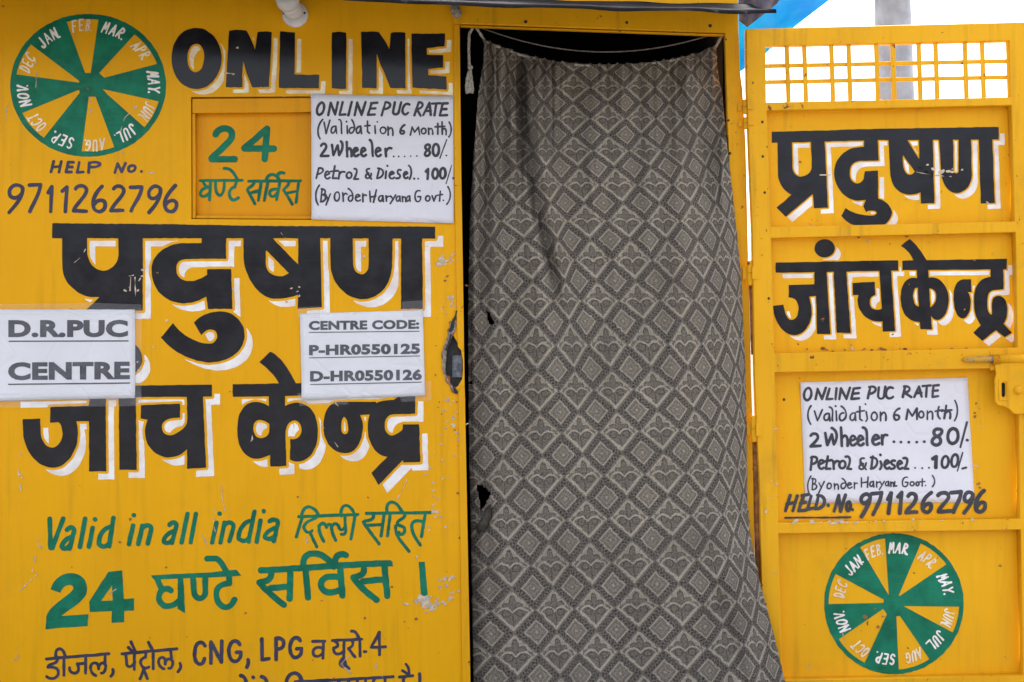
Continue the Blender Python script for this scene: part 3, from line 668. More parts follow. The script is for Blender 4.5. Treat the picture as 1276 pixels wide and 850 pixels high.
def wheel(cx, cy, rx, ry, ring, wedges, names, d, parent, seed, ht, rad):
    F, lo, h = sdf_items([('F', PX, 'E %f %f %f %f' % (cx, cy, rx, ry))], 0.5, 3, 0.25, seed)
    Wi, _, _ = sdf_items([('F', PX, 'E %f %f %f %f' % (cx, cy, rx-ring, ry-ring)), ], 0.5, 3+ring, 0.2, seed+1)
    ny, nx = F.shape
    xs = lo[0]+np.arange(nx)*h; ys = lo[1]+np.arange(ny)*h; X, Y = np.meshgrid(xs, ys)
    inner = (np.sqrt(((X-cx)/(rx-ring))**2+((Y-cy)/(ry-ring))**2)-1)*(rx-ring)
    for (a, b, c, e) in wedges:            # outer a, outer b (clockwise), inner c (next to b), inner e (next to a)
        W = inner.copy()
        ctr = (np.array(a)+np.array(b)+np.array(c))/3
        for p, q in ((a, e), (e, c), (c, b)):
            p = np.array(p, float); q = np.array(q, float); n = np.array([q[1]-p[1], p[0]-q[0]]); L = np.linalg.norm(n)
            if L < 1e-6: continue
            n /= L
            if (ctr-p) @ n > 0: n = -n
            W = np.maximum(W, (X-p[0])*n[0]+(Y-p[1])*n[1])
        F = np.maximum(F, -W)
    w = plate('month_wheel', contours(F, lo, h), d, 0, M_green, parent)
    for grp, mat in ((0, M_white), (1, M_pale)):
        items = []
        for (txt, ang, on_yellow) in names:
            if on_yellow != grp: continue
            a0 = math.radians(ang); adv = ht*(0.60 if on_yellow else 0.70)
            tot = sum(adv*(0.35 if ch == '.' else 1.0) for ch in txt)
            pos = -tot/2
            for ch in txt:
                wd = adv*(0.35 if ch == '.' else 1.0); a = a0+(pos+wd/2)/rad
                r = rad+rnd.uniform(-.6, .6)
                ex = (math.cos(a), math.sin(a)); ey = (-math.sin(a), math.cos(a))     # clockwise tangent in photo space
                ox, oy = cx+math.sin(a)*r*rx/ry, cy-math.cos(a)*r
                tl = rnd.uniform(-.10, .10)
                def T(u, v, ox=ox, oy=oy, a=a, tl=tl):
                    lx = (u-0.5)*adv*0.72+(0.5-v)*ht*(0.16+tl); ly = (v-0.5)*ht
                    return (ox+lx*math.cos(a)-ly*math.sin(a), oy+lx*math.sin(a)+ly*math.cos(a))
                pts = flatten(GLY[ch], T, 0.8)
                for p, c in pts:
                    items.append(('S', PX, 2.0 if grp else 2.25, 'M '+' L '.join('%.2f %.2f' % tuple(q) for q in p)))
                pos += wd
        letters('month_names', items, d+0.0006, mat, parent, h=0.35, seed=seed, wobble=.25)
wheel(109.8, 106.3, 97, 89, 6.5, [
    ((82, 24.7), (122.6, 24.7), (113, 91), (106, 91)), ((166.7, 44), (196.7, 79.4), (129.7, 97), (123.5, 91)),
    ((199.4, 126.7), (182.6, 161), (133, 117), (127.9, 111)), ((143.4, 186), (101.6, 188.7), (110.5, 120.5), (119, 120.5)),
    ((55.5, 170.5), (29, 140.3), (98, 112), (99.7, 115)), ((18.5, 92.6), (35.3, 53), (98.8, 101), (98.5, 103))],
    [('JAN.', -37, 0), ('FEB.', -5, 1), ('MAR.', 24, 0), ('APR.', 55, 1), ('MAY.', 88, 0), ('JUN.', 116, 1), ('JUL.', 145, 0), ('AUG.', 175, 1),
     ('SEP.', 204, 0), ('OCT', 232, 1), ('NOV.', 261, 0), ('DEC', 292, 1)], LW, wall, 20, 13.2, 75)
wheel(1114, 752.4, 87, 87.8, 5.5, [
    ((1071.7, 681.8), (1103, 671.2), (1107.7, 741), (1107, 741)), ((1146.5, 679.4), (1177.6, 704.6), (1121, 743), (1120, 742)),
    ((1194.8, 756), (1187.7, 788.4), (1127, 756), (1126.5, 755.2)), ((1157, 819.5), (1120, 834), (1117, 768), (1121.5, 767.5)),
    ((1078.3, 824.7), (1047, 795.5), (1100.6, 758.8), (1105.3, 765.4)), ((1032.8, 752.9), (1040.6, 714.7), (1101.8, 747.5), (1101, 751.4))],
    [('JAN.', -46, 0), ('FEB.', -21, 1), ('MAR.', 6, 0), ('APR.', 38, 1), ('MAY.', 70, 0), ('JUN.', 105, 1), ('JUL.', 132, 0), ('AUG.', 160, 1),
     ('SEP.', 190, 0), ('OCT', 217, 1), ('NOV.', 252, 0), ('DEC', 285, 1)], DS+0.0012, door, 30, 12.4, 70)

# ------------------------------------------------------------------ lettering on the door leaf
R1 = crop(950, 140, 5.3125); R2 = crop(1100, 140, 5.3125); R3 = crop(950, 285, 5.3125); R4 = crop(1100, 285, 5.3125)
DSH = (8.0, 7.5, 1.8, M_white); DL = DS+0.0009
letters('lettering', [
    ('F', PX, 'M 961.7 164.3 L 1100 160.4 L 1244.6 158.2 L 1244.6 174 L 1100 174.6 L 961.7 178 Z'),
    ('F', R1, 'M 100 190 L 105 430 C 115 490 160 530 195 545 L 95 630 L 155 692 L 335 540 L 342 635 L 435 632 L 412 180 L 322 180 L 328 370 C 315 410 280 425 250 425 C 215 420 200 390 200 350 L 195 180 Z'),
    ('F', R1, 'M 675 170 L 672 228 L 640 230 C 540 240 475 310 475 400 C 478 510 560 585 640 585 L 685 580 L 668 620 L 685 662 C 700 650 740 645 755 660 C 765 675 740 685 700 683 C 640 680 590 660 552 635 L 522 685 C 560 730 590 745 630 750 L 800 745 C 830 735 858 700 858 660 C 845 610 810 580 768 572 L 765 385 L 680 390 L 672 440 C 660 465 640 472 625 470 C 590 465 575 430 580 390 C 585 345 610 325 650 322 L 770 318 L 765 170 Z'),
    ('F', R2, 'M 38 165 L 50 420 C 60 490 110 545 180 545 C 210 545 235 535 250 530 L 252 605 L 342 602 L 332 165 L 240 165 L 242 310 L 150 165 Z M 132 280 L 212 390 C 200 415 180 415 165 410 C 140 395 132 350 132 280 Z'),
    ('F', R2, 'M 372 170 L 388 400 C 395 490 440 535 490 535 C 550 530 590 480 590 400 L 585 165 L 502 165 L 503 390 C 500 405 480 410 470 395 L 465 165 Z'),
    ('F', R2, 'M 635 165 L 725 165 L 742 600 L 650 603 Z')], DL, M_black, door, h=0.5, shadow=DSH, seed=31)
letters('lettering', [
    ('F', R3, 'M 88 225 L 900 209 L 900 277 L 350 288 L 88 292 Z'), ('F', R3, 'E 413 130 68 60'),
    ('F', R3, 'M 70 510 L 140 502 C 150 570 165 605 195 605 C 230 600 240 560 238 520 C 235 480 215 455 175 455 L 175 372 L 345 368 L 345 275 L 425 275 L 450 695 L 362 698 L 355 445 L 310 450 C 330 520 330 560 320 600 C 300 670 260 705 210 705 C 130 700 75 610 70 510 Z'),
    ('F', R3, 'M 472 275 L 555 275 L 585 690 L 492 690 Z'),
    ('F', R3, 'M 598 360 L 745 350 L 748 440 C 715 445 705 470 712 500 C 720 540 760 545 790 530 L 775 270 L 852 270 L 879 678 L 797 682 L 795 615 C 740 620 690 600 660 560 C 630 520 625 480 635 440 L 600 440 Z'),
    ('F', R4, 'M 130 212 L 822 200 L 822 270 L 130 275 Z'), ('F', R4, 'M 118 115 L 180 68 C 220 100 260 150 295 220 L 210 225 C 190 165 160 135 118 115 Z'),
    ('F', R4, 'M 225 260 L 300 260 L 325 665 L 248 668 Z'),
    ('F', R4, 'M 235 330 C 170 310 120 350 118 460 C 120 560 170 620 255 620 L 255 515 L 242 515 C 215 515 200 480 200 440 C 205 395 220 385 240 395 L 240 330 Z'),
    ('F', R4, 'M 298 328 C 370 305 440 370 438 480 C 430 570 390 605 360 605 C 340 602 330 590 318 575 L 316 518 C 350 500 358 470 355 440 C 350 405 330 395 306 395 Z'),
    ('F', R4, 'M 470 450 C 470 370 500 335 540 335 L 585 335 L 588 420 L 560 418 C 580 440 585 470 582 510 C 575 570 550 595 530 595 C 490 590 470 530 470 450 Z'),
    ('F', R4, 'M 715 260 L 800 260 L 800 400 L 745 405 C 700 410 690 440 692 500 C 695 560 710 570 725 570 L 722 500 C 725 455 745 445 770 445 C 810 450 825 490 825 540 C 825 580 815 610 800 630 L 855 688 L 808 718 L 750 672 L 660 742 L 600 688 L 650 640 C 610 580 600 520 605 450 C 610 370 650 325 715 318 Z')],
    DL, M_black, door, h=0.5, shadow=DSH, seed=32)
q1 = crop(960, 590, 4.4)
letters('lettering', [('S', q1, 18, 'M 110 120 L 84 205 M 148 122 L 124 205 M 92 168 L 138 158 M 182 122 L 155 205 L 197 200 M 175 122 L 207 116 M 165 163 L 192 158 M 224 125 L 205 197 L 237 190 M 264 120 L 247 195 M 258 120 C 312 118 312 190 250 194 M 318 174 L 319 176 M 350 208 L 375 120 L 384 208 L 412 118 M 430 155 C 445 155 445 200 428 205 C 414 205 414 158 430 155 M 450 198 L 451 200'),
                      ('S', q1, 10, 'M 82 244 C 180 241 300 243 440 240'),
                      ('S', q1, 22, 'M 547 128 C 530 98 493 120 498 150 C 510 178 545 155 547 128 C 545 170 520 205 500 236 M 555 112 L 610 106 C 605 150 580 190 563 226 M 645 142 L 662 108 L 648 218 M 700 128 L 720 105 L 710 218 M 755 125 C 770 98 808 110 797 145 C 780 180 750 195 746 215 L 802 212 M 882 105 C 840 130 825 180 840 205 C 865 228 892 195 880 170 C 865 158 845 175 838 190 M 920 120 C 935 98 983 100 976 135 C 960 165 925 190 923 210 L 987 206 M 990 106 L 1046 101 C 1045 140 1015 180 1003 212 M 1110 115 C 1090 88 1058 110 1065 145 C 1080 168 1105 145 1110 118 C 1108 160 1085 190 1063 217 M 1172 95 C 1135 120 1118 170 1130 200 C 1150 228 1188 195 1177 165 C 1160 148 1140 170 1130 185')],
        DL+0.0016, M_marker, door, h=0.35, seed=33, wobble=.2)

# ------------------------------------------------------------------ wear: chipped paint, scuffs, rust runs
def chips(name, centres, mat, d, parent, seed):
    r = random.Random(seed); items = []
    for (cx, cy, sx, sy, n, sz) in centres:
        for _ in range(n):
            x, y = r.gauss(cx, sx), r.gauss(cy, sy)
            while 545 < x < 590 and 392 < y < 494: x, y = r.gauss(cx, sx*1.3), r.gauss(cy, sy*2)
            l = sz*r.uniform(.4, 1.6); a = r.gauss(0.3, 0.5)
            items.append(('S', PX, max(.5, sz*r.uniform(.25, .8)), 'M %.1f %.1f L %.1f %.1f' % (x, y, x+l*math.cos(a), y-l*math.sin(a))))
    letters(name, items, d, mat, parent, h=0.4, seed=seed, wobble=1.0)
chips('paint_wear', [(528, 752, 7, 5, 45, 4.0), (557, 738, 5, 8, 22, 2.6), (553, 325, 6, 3, 14, 4), (548, 560, 12, 30, 26, 1.7), (545, 640, 9, 20, 22, 1.8), (562, 500, 6, 20, 18, 2), (558, 385, 6, 12, 22, 2.2),
                     (540, 700, 16, 30, 12, 1.5), (25, 590, 3, 14, 5, 2), (46, 690, 3, 12, 5, 2), (178, 455, 5, 14, 8, 1.6), (165, 352, 7, 7, 7, 1.6), (366, 365, 6, 8, 8, 1.7), (270, 260, 120, 120, 14, 1.2)], M_primer, LW+0.0006, wall, 41)
chips('rust_wear', [(560, 440, 9, 40, 26, 1.6), (300, 640, 200, 120, 34, 1.1), (130, 250, 90, 120, 16, 1.0), (480, 780, 60, 40, 16, 1.2), (575, 600, 2.5, 120, 22, 1.6)], M_rust, LW+0.0009, wall, 42)
chips('rust_wear', [(1100, 436, 60, 1.2, 22, 2.0), (1220, 438, 30, 1.5, 14, 1.8), (1215, 510, 3, 8, 7, 2), (1217, 600, 3, 6, 6, 2), (1085, 775, 14, 12, 9, 2.2), (1110, 400, 90, 120, 22, 1.2), (1070, 300, 60, 4, 8, 1.5)], M_rust, DL+0.0006, door, 43)
chips('paint_wear', [(1030, 651.5, 40, .8, 18, 3), (1130, 649, 60, .8, 16, 2.4), (960, 600, 4, 80, 12, 1.6), (1180, 215, 20, 4, 10, 2)], M_primer, DF+0.0012, door, 44)

r = random.Random(77); sc = []
for _ in range(26):
    x, y = r.uniform(5, 560), r.uniform(60, 840); a = r.gauss(1.4, .6); l = r.uniform(6, 40); b = r.gauss(0, 3)
    sc.append(('S', PX, r.uniform(.45, .8), 'M %.1f %.1f L %.1f %.1f L %.1f %.1f' % (x, y, x+l*.5*math.cos(a)+b, y+l*.5*math.sin(a), x+l*math.cos(a), y+l*math.sin(a))))
sc += [('S', PX, .9, 'M 161 344 L 166 343 M 163 345 L 162 362 M 168 346 L 169 374 M 173 350 L 175 347'), ('S', PX, .7, 'M 22 583 L 26 610 M 44 694 L 40 712')]
letters('scratches', sc, LW+0.0007, M_primer, wall, h=0.35, seed=78, wobble=.45)
r = random.Random(79); sc = [('S', PX, 1.0, 'M 1137 213 C 1150 217 1170 219 1185 220'), ('S', PX, .7, 'M 1022 218 L 1037 218')]
for _ in range(12):
    x, y = r.uniform(975, 1250), r.uniform(150, 840); a = r.gauss(.4, .8); l = r.uniform(5, 25)
    sc.append(('S', PX, r.uniform(.45, .8), 'M %.1f %.1f L %.1f %.1f' % (x, y, x+l*math.cos(a), y+l*math.sin(a))))
letters('scratches', sc, DL+0.0004, M_primer, door, h=0.35, seed=80, wobble=.45)
# ------------------------------------------------------------------ curtain
S_TAB = {
 48: [(600, -2.2), (690, 2.9), (735, 3.95), (775, 5), (813, 6), (846, 7), (893, 8.9)],
 120: [(596, -1.2), (635, 1), (692, 3), (736, 4), (779, 5), (817, 6), (850, 7), (900, 8.9)],
 168: [(592, -.8), (627, 1), (660, 1.8), (693.6, 3), (735, 4), (780, 5), (818.7, 6), (853, 7), (884, 8), (905, 8.8)],
 208: [(589, -.5), (623.6, 1), (660, 1.9), (698, 3), (743.6, 4), (788, 5), (833.5, 6), (868, 7), (891.6, 8), (909, 8.9)],
 253: [(586, -.4), (620, 1), (668, 2), (704, 3), (752, 4), (801, 5), (843, 6), (880, 7), (904, 8), (914, 8.7)],
 298: [(585, -.3), (628, 1), (680, 2), (710, 3), (760.6, 4), (809, 5), (853, 6), (885.7, 7), (909.5, 8), (919, 8.7)],
 350: [(584, -.35), (638, 1), (689, 2), (720, 3), (766, 4), (818, 5), (860, 6), (895, 7), (917, 8), (924, 8.6)],
 400: [(583, -.4), (645, 1), (690.6, 2), (729, 3), (777, 4), (828.5, 5), (872, 6), (902, 7), (921, 8), (926, 8.4)],
 464: [(583.5, -.4), (644, 1), (695, 2), (737, 3), (787, 4), (838, 5), (878, 6), (909, 7), (923, 7.8), (929, 8.4)],
 565: [(584.5, -.4), (650, 1), (702, 2), (750, 3), (800.7, 4), (853, 5), (893, 6), (918, 7), (930.5, 7.9)],
 620: [(585.5, -.4), (654, 1), (704, 2), (756, 3), (807, 4), (858, 5), (899.5, 6), (921, 7), (931, 7.8)],
 673: [(586.5, -.4), (658.6, 1), (708, 2), (760.7, 3), (813, 4), (864.5, 5), (904.5, 6), (926, 7), (936, 7.6)],
 730: [(587.5, -.4), (664.7, 1), (713, 2), (764, 3), (819, 4), (874, 5), (916, 6), (940, 7), (948, 7.5)],
 785: [(588.5, -.4), (669, 1), (718, 2), (768, 3), (824, 4), (879, 5), (925, 6), (954, 7), (963, 7.5)],
 850: [(590, -.5), (674, 1), (724, 2), (774, 3), (830, 4), (886, 5), (935, 6), (967, 7), (978.5, 7.5)],
 900: [(591, -.5), (678, 1), (729, 2), (780, 3), (836, 4), (892, 5), (942, 6), (977, 7), (990, 7.5)]}
S_Y = sorted(S_TAB)
def s_at(x, y):
    y = min(max(y, S_Y[0]), S_Y[-1]); j = max(0, min(len(S_Y)-2, int(np.searchsorted(S_Y, y))-1))
    y0, y1 = S_Y[j], S_Y[j+1]; f = (y-y0)/(y1-y0)
    def ev(yy):
        p = S_TAB[yy]; xs = [q[0] for q in p]; ss = [q[1] for q in p]
        return float(np.interp(x, xs, ss))
    return ev(y0)*(1-f)+ev(y1)*f
T_Y = [60, 90, 128, 168, 208, 253, 298, 350, 400, 460, 512, 565, 620, 673, 730, 785, 840, 900]
def edges(y):
    L = np.interp(y, S_Y, [S_TAB[q][0][0] for q in S_Y]); Rr = np.interp(y, S_Y, [S_TAB[q][-1][0] for q in S_Y])
    return float(L), float(Rr)
def sst(v, a, b):
    s = min(1, max(0, (v-a)/(b-a))); return s*s*(3-2*s)
def valley(x, y, path, dep, wl, wr, y0, y1, f=60):
    xv = np.interp(y, [p[1] for p in path], [p[0] for p in path]); w = wl if x < xv else wr
    return -dep*math.exp(-((x-xv)/w)**2)*sst(y, y0-20, y0+10)*(1-sst(y, y1-f, y1))
def cloth_d(x, y):
    L, Rr = edges(y)
    d = float(np.interp(y, [40, 120, 200, 300, 500, 700, 900], [-0.050, -0.022, 0.024, 0.040, 0.042, 0.046, 0.055]))
    g = math.exp(-max(0, y-70)/(60 if x > 690 else 190))
    am = 0.0085 if x > 690 else 0.0125
    d += am*g*(math.sin(x*0.47+1.6*math.sin(x*0.083)+0.004*y)+0.5*math.sin(x*0.9+2*math.sin(x*0.05)))
    d += valley(x, y, [(650, 70), (655, 150), (667, 230), (682, 300), (692, 350), (700, 420)], 0.075, 10, 6, 75, 430, 130)
    d += valley(x, y, [(668, 80), (672, 180), (686, 270), (700, 350)], -0.014, 5, 9, 80, 400, 90)
    d += valley(x, y, [(613, 70), (606, 260), (604, 420)], 0.03, 6, 6, 70, 440, 90)
    d += valley(x, y, [(633, 80), (630, 260)], 0.026, 5, 5, 70, 330, 90)
    d += valley(x, y, [(739, 200), (757, 330), (768, 470), (772, 560)], 0.005, 4, 2.5, 190, 590, 120)
    d += valley(x, y, [(606, 640), (612, 740), (622, 895)], 0.016, 6, 9, 640, 1200)
    d += valley(x, y, [(892, 735), (912, 800), (940, 895)], 0.014, 7, 9, 735, 1200)
    d += valley(x, y, [(905, 742), (880, 790), (870, 812)], 0.008, 6, 5, 742, 830, 30)
    d += valley(x, y, [(690, 640), (712, 780), (720, 895)], 0.006, 12, 12, 600, 1200)
    d += valley(x, y, [(868, 60), (876, 140), (884, 220), (890, 280)], 0.012, 5, 5, 55, 310, 90)
    d += 0.006*math.sin(x/47+y/160)+0.004*math.sin(x/29-y/90)
    g2 = sst(y, 60, 110)*(1-0.75*sst(y, 240, 620))
    xw = x+0.10*(y-300)*(0.4 if x > 700 else 0.2)
    d += g2*(0.0105*math.sin(xw/7.1+1.3*math.sin(xw/31))+0.0150*math.sin(xw/13.3+1.1*math.sin(y/150)))*(1.45-0.65*sst(x, 680, 720))
    d += (1-g2)*0.0085*math.sin(xw/16+1.2*math.sin(y/210))
    d += valley(x, y, [(846, 80), (856, 200), (862, 330)], 0.012, 5, 8, 70, 380, 160)+valley(x, y, [(722, 80), (728, 200), (740, 330)], 0.010, 7, 4, 70, 360, 160)
    d += valley(x, y, [(640, 380), (648, 520), (640, 700)], 0.010, 8, 12, 380, 760, 120)
    if x < 705: d -= 0.042*min(1, (705-x)/110)**1.4*sst(y, 120, 220)*(1-0.6*sst(y, 430, 620))
    if x < 648: d -= 0.085*min(1, (648-x)/62)**1.7*(1-0.25*sst(y, 650, 850))*sst(y, 60, 200)
    e = max(0, 1-(Rr-x)/48)
    curl = 0.030*(1-sst(y, 640, 720))*sst(y, 110, 230)
    d -= curl*e**1.7
    d += 0.030*sst(x, 860, 935)*sst(y, 610, 720)
    d += 0.012*mnoise.noise(Vector((x*0.012, y*0.007, 0.3)))+0.0022*mnoise.noise(Vector((x*0.06, y*0.03, 4)))
    if x > 898 and y > 170: d = max(d, 0.0195+0.012*sst(y, 150, 400))
    if x > 925 and y > 640: d = max(d, 0.0195+0.045*sst(y, 630, 720))
    if y > 170: d = max(d, -0.11)
    return d
def in_poly(x, y, p):
    c = False
    for i in range(len(p)):
        x0, y0 = p[i]; x1, y1 = p[i-1]
        if (y0 > y) != (y1 > y) and x < (x1-x0)*(y-y0)/(y1-y0)+x0: c = not c
    return c
HOLES = [[(606, 388), (610, 390), (613, 397), (616, 402), (613, 404.5), (609, 403), (607, 396)],
         [(593.5, 604.5), (604, 607), (611.5, 614), (607.5, 624), (603, 633), (599, 638), (596.5, 622)],
         [(582, 474.5), (590, 476.5), (589, 478.5), (582, 477.5)]]
def curtain_mat():
    m, t, b = newmat('woven_diamond_curtain')
    uv = t.nodes.new('ShaderNodeUVMap'); uv.uv_map = 'weave'; sp = t.nodes.new('ShaderNodeSeparateXYZ')
    t.links.new(uv.outputs[0], sp.inputs[0]); S, T = N(t, sp.outputs[0]), N(t, sp.outputs[1])
    # slight unevenness of the weave
    nz = t.nodes.new('ShaderNodeTexNoise'); nz.inputs['Scale'].default_value = 9; nz.inputs['Detail'].default_value = 2
    t.links.new(uv.outputs[0], nz.inputs['Vector']); wob = (N(t, nz.outputs['Fac'])-0.5)*0.075
    S = S+wob; T = T-wob
    fs = (S+0.5).fract()-0.5; ft = (T+0.5).fract()-0.5
    gs = S.fract()-0.5; gt = (T.fract()-0.5)*-1.0                     # gt points up the cloth
    a1 = fs.abs(); b1 = ft.abs(); d1 = a1+b1                           # distance to the small nested diamond
    d2 = gs.abs()+gt.abs()
    near = d1.step(0.505, 0.495)                                       # 1 inside nested diamonds
    # nested diamond: band with two rows of dark ticks, pale outline, faint ring, bright dot
    e = (a1-b1)
    band = d1.step(0.275, 0.295)*d1.step(0.50, 0.488)
    tick1 = ((e*(1/0.118)).fract()-0.5).abs().step(0.36, 0.28)*d1.line(0.445, 0.030, 0.012)
    tick2 = ((e*(1/0.118)+0.5).fract()-0.5).abs().step(0.36, 0.28)*d1.line(0.355, 0.030, 0.012)
    ticks = tick1.max(tick2)
    out1 = d1.line(0.268, 0.013, 0.012)
    ring = d1.line(0.135, 0.010, 0.012)*0.38
    dot = d1.step(0.055, 0.03)*0.75
    # fleur diamond
    x = gs.abs(); y = gt
    edge = d2.line(0.435, 0.016, 0.012)*((x*17.0).sin().abs().step(0.05, 0.3))
    low_edge = d2.line(0.415, 0.034, 0.012)*y.step(-0.03, -0.07)
    arch = y-(((x-0.17)*(x-0.17))*-3.4+0.062)
    archl = arch.line(0.0, 0.016, 0.013)*d2.step(0.42, 0.40)
    p1 = (((x*(1/0.075))*(x*(1/0.075)))+(((y-0.185)*(1/0.165))*((y-0.185)*(1/0.165)))).sqrt()
    p2 = ((((x-0.135)*(1/0.10))*((x-0.135)*(1/0.10)))+(((y-0.115)*(1/0.072))*((y-0.115)*(1/0.072)))).sqrt()
    pet = p1.min(p2)
    field = (pet.step(1.0, 1.12)*y.step(0.06, 0.10)*d2.step(0.43, 0.415))*0.68
    vein = (pet.line(0.93, 0.08, 0.06)*y.step(0.03, 0.06))*0.75
    heart = (x.step(0.022, 0.010)*y.step(-0.04, -0.06)*d2.step(0.36, 0.34))*0.7
    p3 = ((((x-0.15)*(1/0.10))*((x-0.15)*(1/0.10)))+(((y+0.06)*(1/0.085))*((y+0.06)*(1/0.085)))).sqrt()
    leaf = p3.line(0.88, 0.13, 0.08)*0.7
    eye = ((((x-0.44)*(x-0.44))+((y-0.0)*(y-0.0))).sqrt()).step(0.036, 0.020)*0.7
    far = near.rsub(1.0)
    light = ((out1.max(ring).max(dot))*near).max(edge.max(low_edge).max(archl).max(field).max(eye)*far).clamp()
    dark = ((ticks*near).max(heart.max(vein).max(leaf)*far)).clamp()
    MID, BAND, LIGHT, DARK = (0.147, 0.121, 0.094), (0.132, 0.109, 0.085), (0.44, 0.385, 0.305), (0.010, 0.008, 0.008)
    inner = (d1.step(0.27, 0.25)*near)*0.6
    c = mixc(t, band*near, MID, BAND)
    c = mixc(t, inner, c, (0.188, 0.158, 0.125))
    c = mixc(t, dark*0.90, c, DARK)
    c = mixc(t, light*0.95, c, LIGHT)
    # thread speckle and overall fading
    th = t.nodes.new('ShaderNodeTexNoise'); th.inputs['Scale'].default_value = 27; th.inputs['Detail'].default_value = 3; th.inputs['Roughness'].default_value = 0.7
    t.links.new(uv.outputs[0], th.inputs['Vector']); thn = N(t, th.outputs['Fac'])
    c = mixc(t, thn.step(0.42, 0.68)*0.48, c, (0.055, 0.048, 0.046))
    c = mixc(t, thn.step(0.56, 0.40)*0.30, c, (0.36, 0.34, 0.32))
    fade = noise(t, 5, 4); c = mixc(t, fade.step(0.45, 0.75)*0.35, c, (0.085, 0.068, 0.058))
    t.links.new(c, b.inputs['Base Color']); b.inputs['Roughness'].default_value = 0.85
    b.inputs['Specular IOR Level'].default_value = 0.25
    b.inputs['Sheen Weight'].default_value = 0.08
    bump(t, b, (light*0.6)-(dark*0.6)+(thn*0.9), 0.35, 0.002)
    return m
def curtain():
    bm = bmesh.new(); uvl = bm.loops.layers.uv.new('weave'); NU, NV = 200, 400; g = []
    info = {}
    for j in range(NV+1):
        row = []
        for i in range(NU+1):
            u = i/NU
            xt = 603+(893-603)*u
            yt = float(np.interp(xt, [603, 620, 650, 690, 725, 760, 800, 835, 870, 893], [49, 56, 67, 76, 79.5, 80, 78.5, 74, 66, 56]))
            yt += 1.1*math.sin(xt*0.47+1.6*math.sin(xt*.083))+0.7*math.sin(xt*1.1)
            v = (j/NV)**1.15
            y = yt+(898-yt)*v
            L, Rr = edges(y)
            if y < 130:
                f = sst(y, yt, 130); L = 603*(1-f)+L*f; Rr = 893*(1-f)+Rr*f
            x = L+(Rr-L)*u
            frz = 1.2*mnoise.noise(Vector((y*0.15, u*3, 1)))
            x += frz*(math.exp(-u*40)+math.exp(-(1-u)*40))
            vt = bm.verts.new(P(x, y, cloth_d(x, y)))
            info[vt] = (s_at(x, y), float(np.interp(y, T_Y, range(-3, 15)))+0.0010*(x-760)*sst(y, 300, 600)*0.6+0.06*sst(x, 880, 935), x, y)
            row.append(vt)
        g.append(row)
    for j in range(NV):
        for i in range(NU):
            q = (g[j][i], g[j+1][i], g[j+1][i+1], g[j][i+1])
            cx = sum(info[v][2] for v in q)/4; cy = sum(info[v][3] for v in q)/4
            if any(in_poly(cx, cy, h) for h in HOLES): continue
            f = bm.faces.new(q); f.smooth = True
            for lo in f.loops: lo[uvl].uv = info[lo.vert][:2]
    me = bpy.data.meshes.new('curtain'); bm.to_mesh(me); bm.free()
    o = link('curtain', me, curtain_mat())
    md = o.modifiers.new('cloth', 'SOLIDIFY'); md.thickness = 0.0014; md.offset = -1
    return tag(o, 'grey brown curtain woven with diamonds and fleurs hanging in the kiosk doorway', 'curtain')
cur = curtain()
# the torn flap folded over under the larger hole
M_back = plain('curtain_reverse', (0.24, 0.225, 0.20), 0.9, 0, 0.3, 40, 0.3)
bm = bmesh.new(); pts = [(604, 634, .012), (611, 628, .022), (612, 642, .026), (608, 655, .022), (602, 662, .016), (594, 664, .008), (592, 657, .008), (599, 648, .014)]
fv = [bm.verts.new(P(x, y, cloth_d(x, y)+.004+d*.25)) for x, y, d in pts]; cv = bm.verts.new(P(603, 647, cloth_d(603, 647)+.013))
for a, b in zip(fv, fv[1:]+fv[:1]): bm.faces.new((a, b, cv))
bmesh.ops.solidify(bm, geom=bm.faces[:], thickness=0.0012)
from_bm('torn_flap', bm, M_back, cur, True)

# ------------------------------------------------------------------ ropes
M_rope = plain('cotton_rope', (0.42, 0.39, 0.35), 0.9, 0, 0.35, 160, 0.6)
M_twine = plain('thin_grey_twine', (0.22, 0.20, 0.19), 0.9, 0, 0.4, 160, 0.5)
def twist(pts, r, n, step=0.006):
    """a laid cord: path resampled, radius rippling like twisted strands"""
    P0 = [Vector(p) for p in pts]; out = []
    seg = [(b-a).length for a, b in zip(P0, P0[1:])]; tot = sum(seg); k = max(4, int(tot/step))
    for i in range(k+1):
        s = tot*i/k; q = 0
        while q < len(seg)-1 and s > seg[q]: s -= seg[q]; q += 1
        out.append(P0[q].lerp(P0[q+1], min(1, s/seg[q])))
    return out, [r*(1+0.16*math.sin(i*2.1+n)) for i in range(k+1)]
def sag(x0, y0, x1, y1, mid, d, n=24):
    return [P(x0+(x1-x0)*i/n, y0+(y1-y0)*i/n+4*mid*(i/n)*(1-i/n), d) for i in range(n+1)]
p, r = twist(sag(588, 30, 893, 41, 29, -0.085), 0.0021, 0, 0.004)
tag(tube('twine', p, r, M_twine, None, 8), 'thin grey twine sagging across the dark doorway above the curtain', 'twine')
rod = empty('curtain_rope', P(592, 34, -0.045)); tag(rod, 'white cotton rope knotted at both top corners of the doorway carrying the curtain', 'rope')
p, r = twist([P(590, 30, -.02), P(597, 40, -.035), P(603.5, 50, -.045)], 0.0042, 1)
tube('rope_end', p, r, M_rope, rod)
p, r = twist([P(892, 58, -.045), P(897, 49, -.03), P(901, 41, -.02)], 0.0042, 2)
tube('rope_end', p, r, M_rope, rod)
top = []
for i in range(40):
    xt = 603+(893-603)*i/39
    top.append(P(xt, float(np.interp(xt, [603, 620, 650, 690, 725, 760, 800, 835, 870, 893], [51, 58, 69, 78, 81.5, 82, 80.5, 76, 68, 58])), cloth_d(xt, 60)-0.006))
tube('rope_span', top, 0.0038, M_rope, rod)
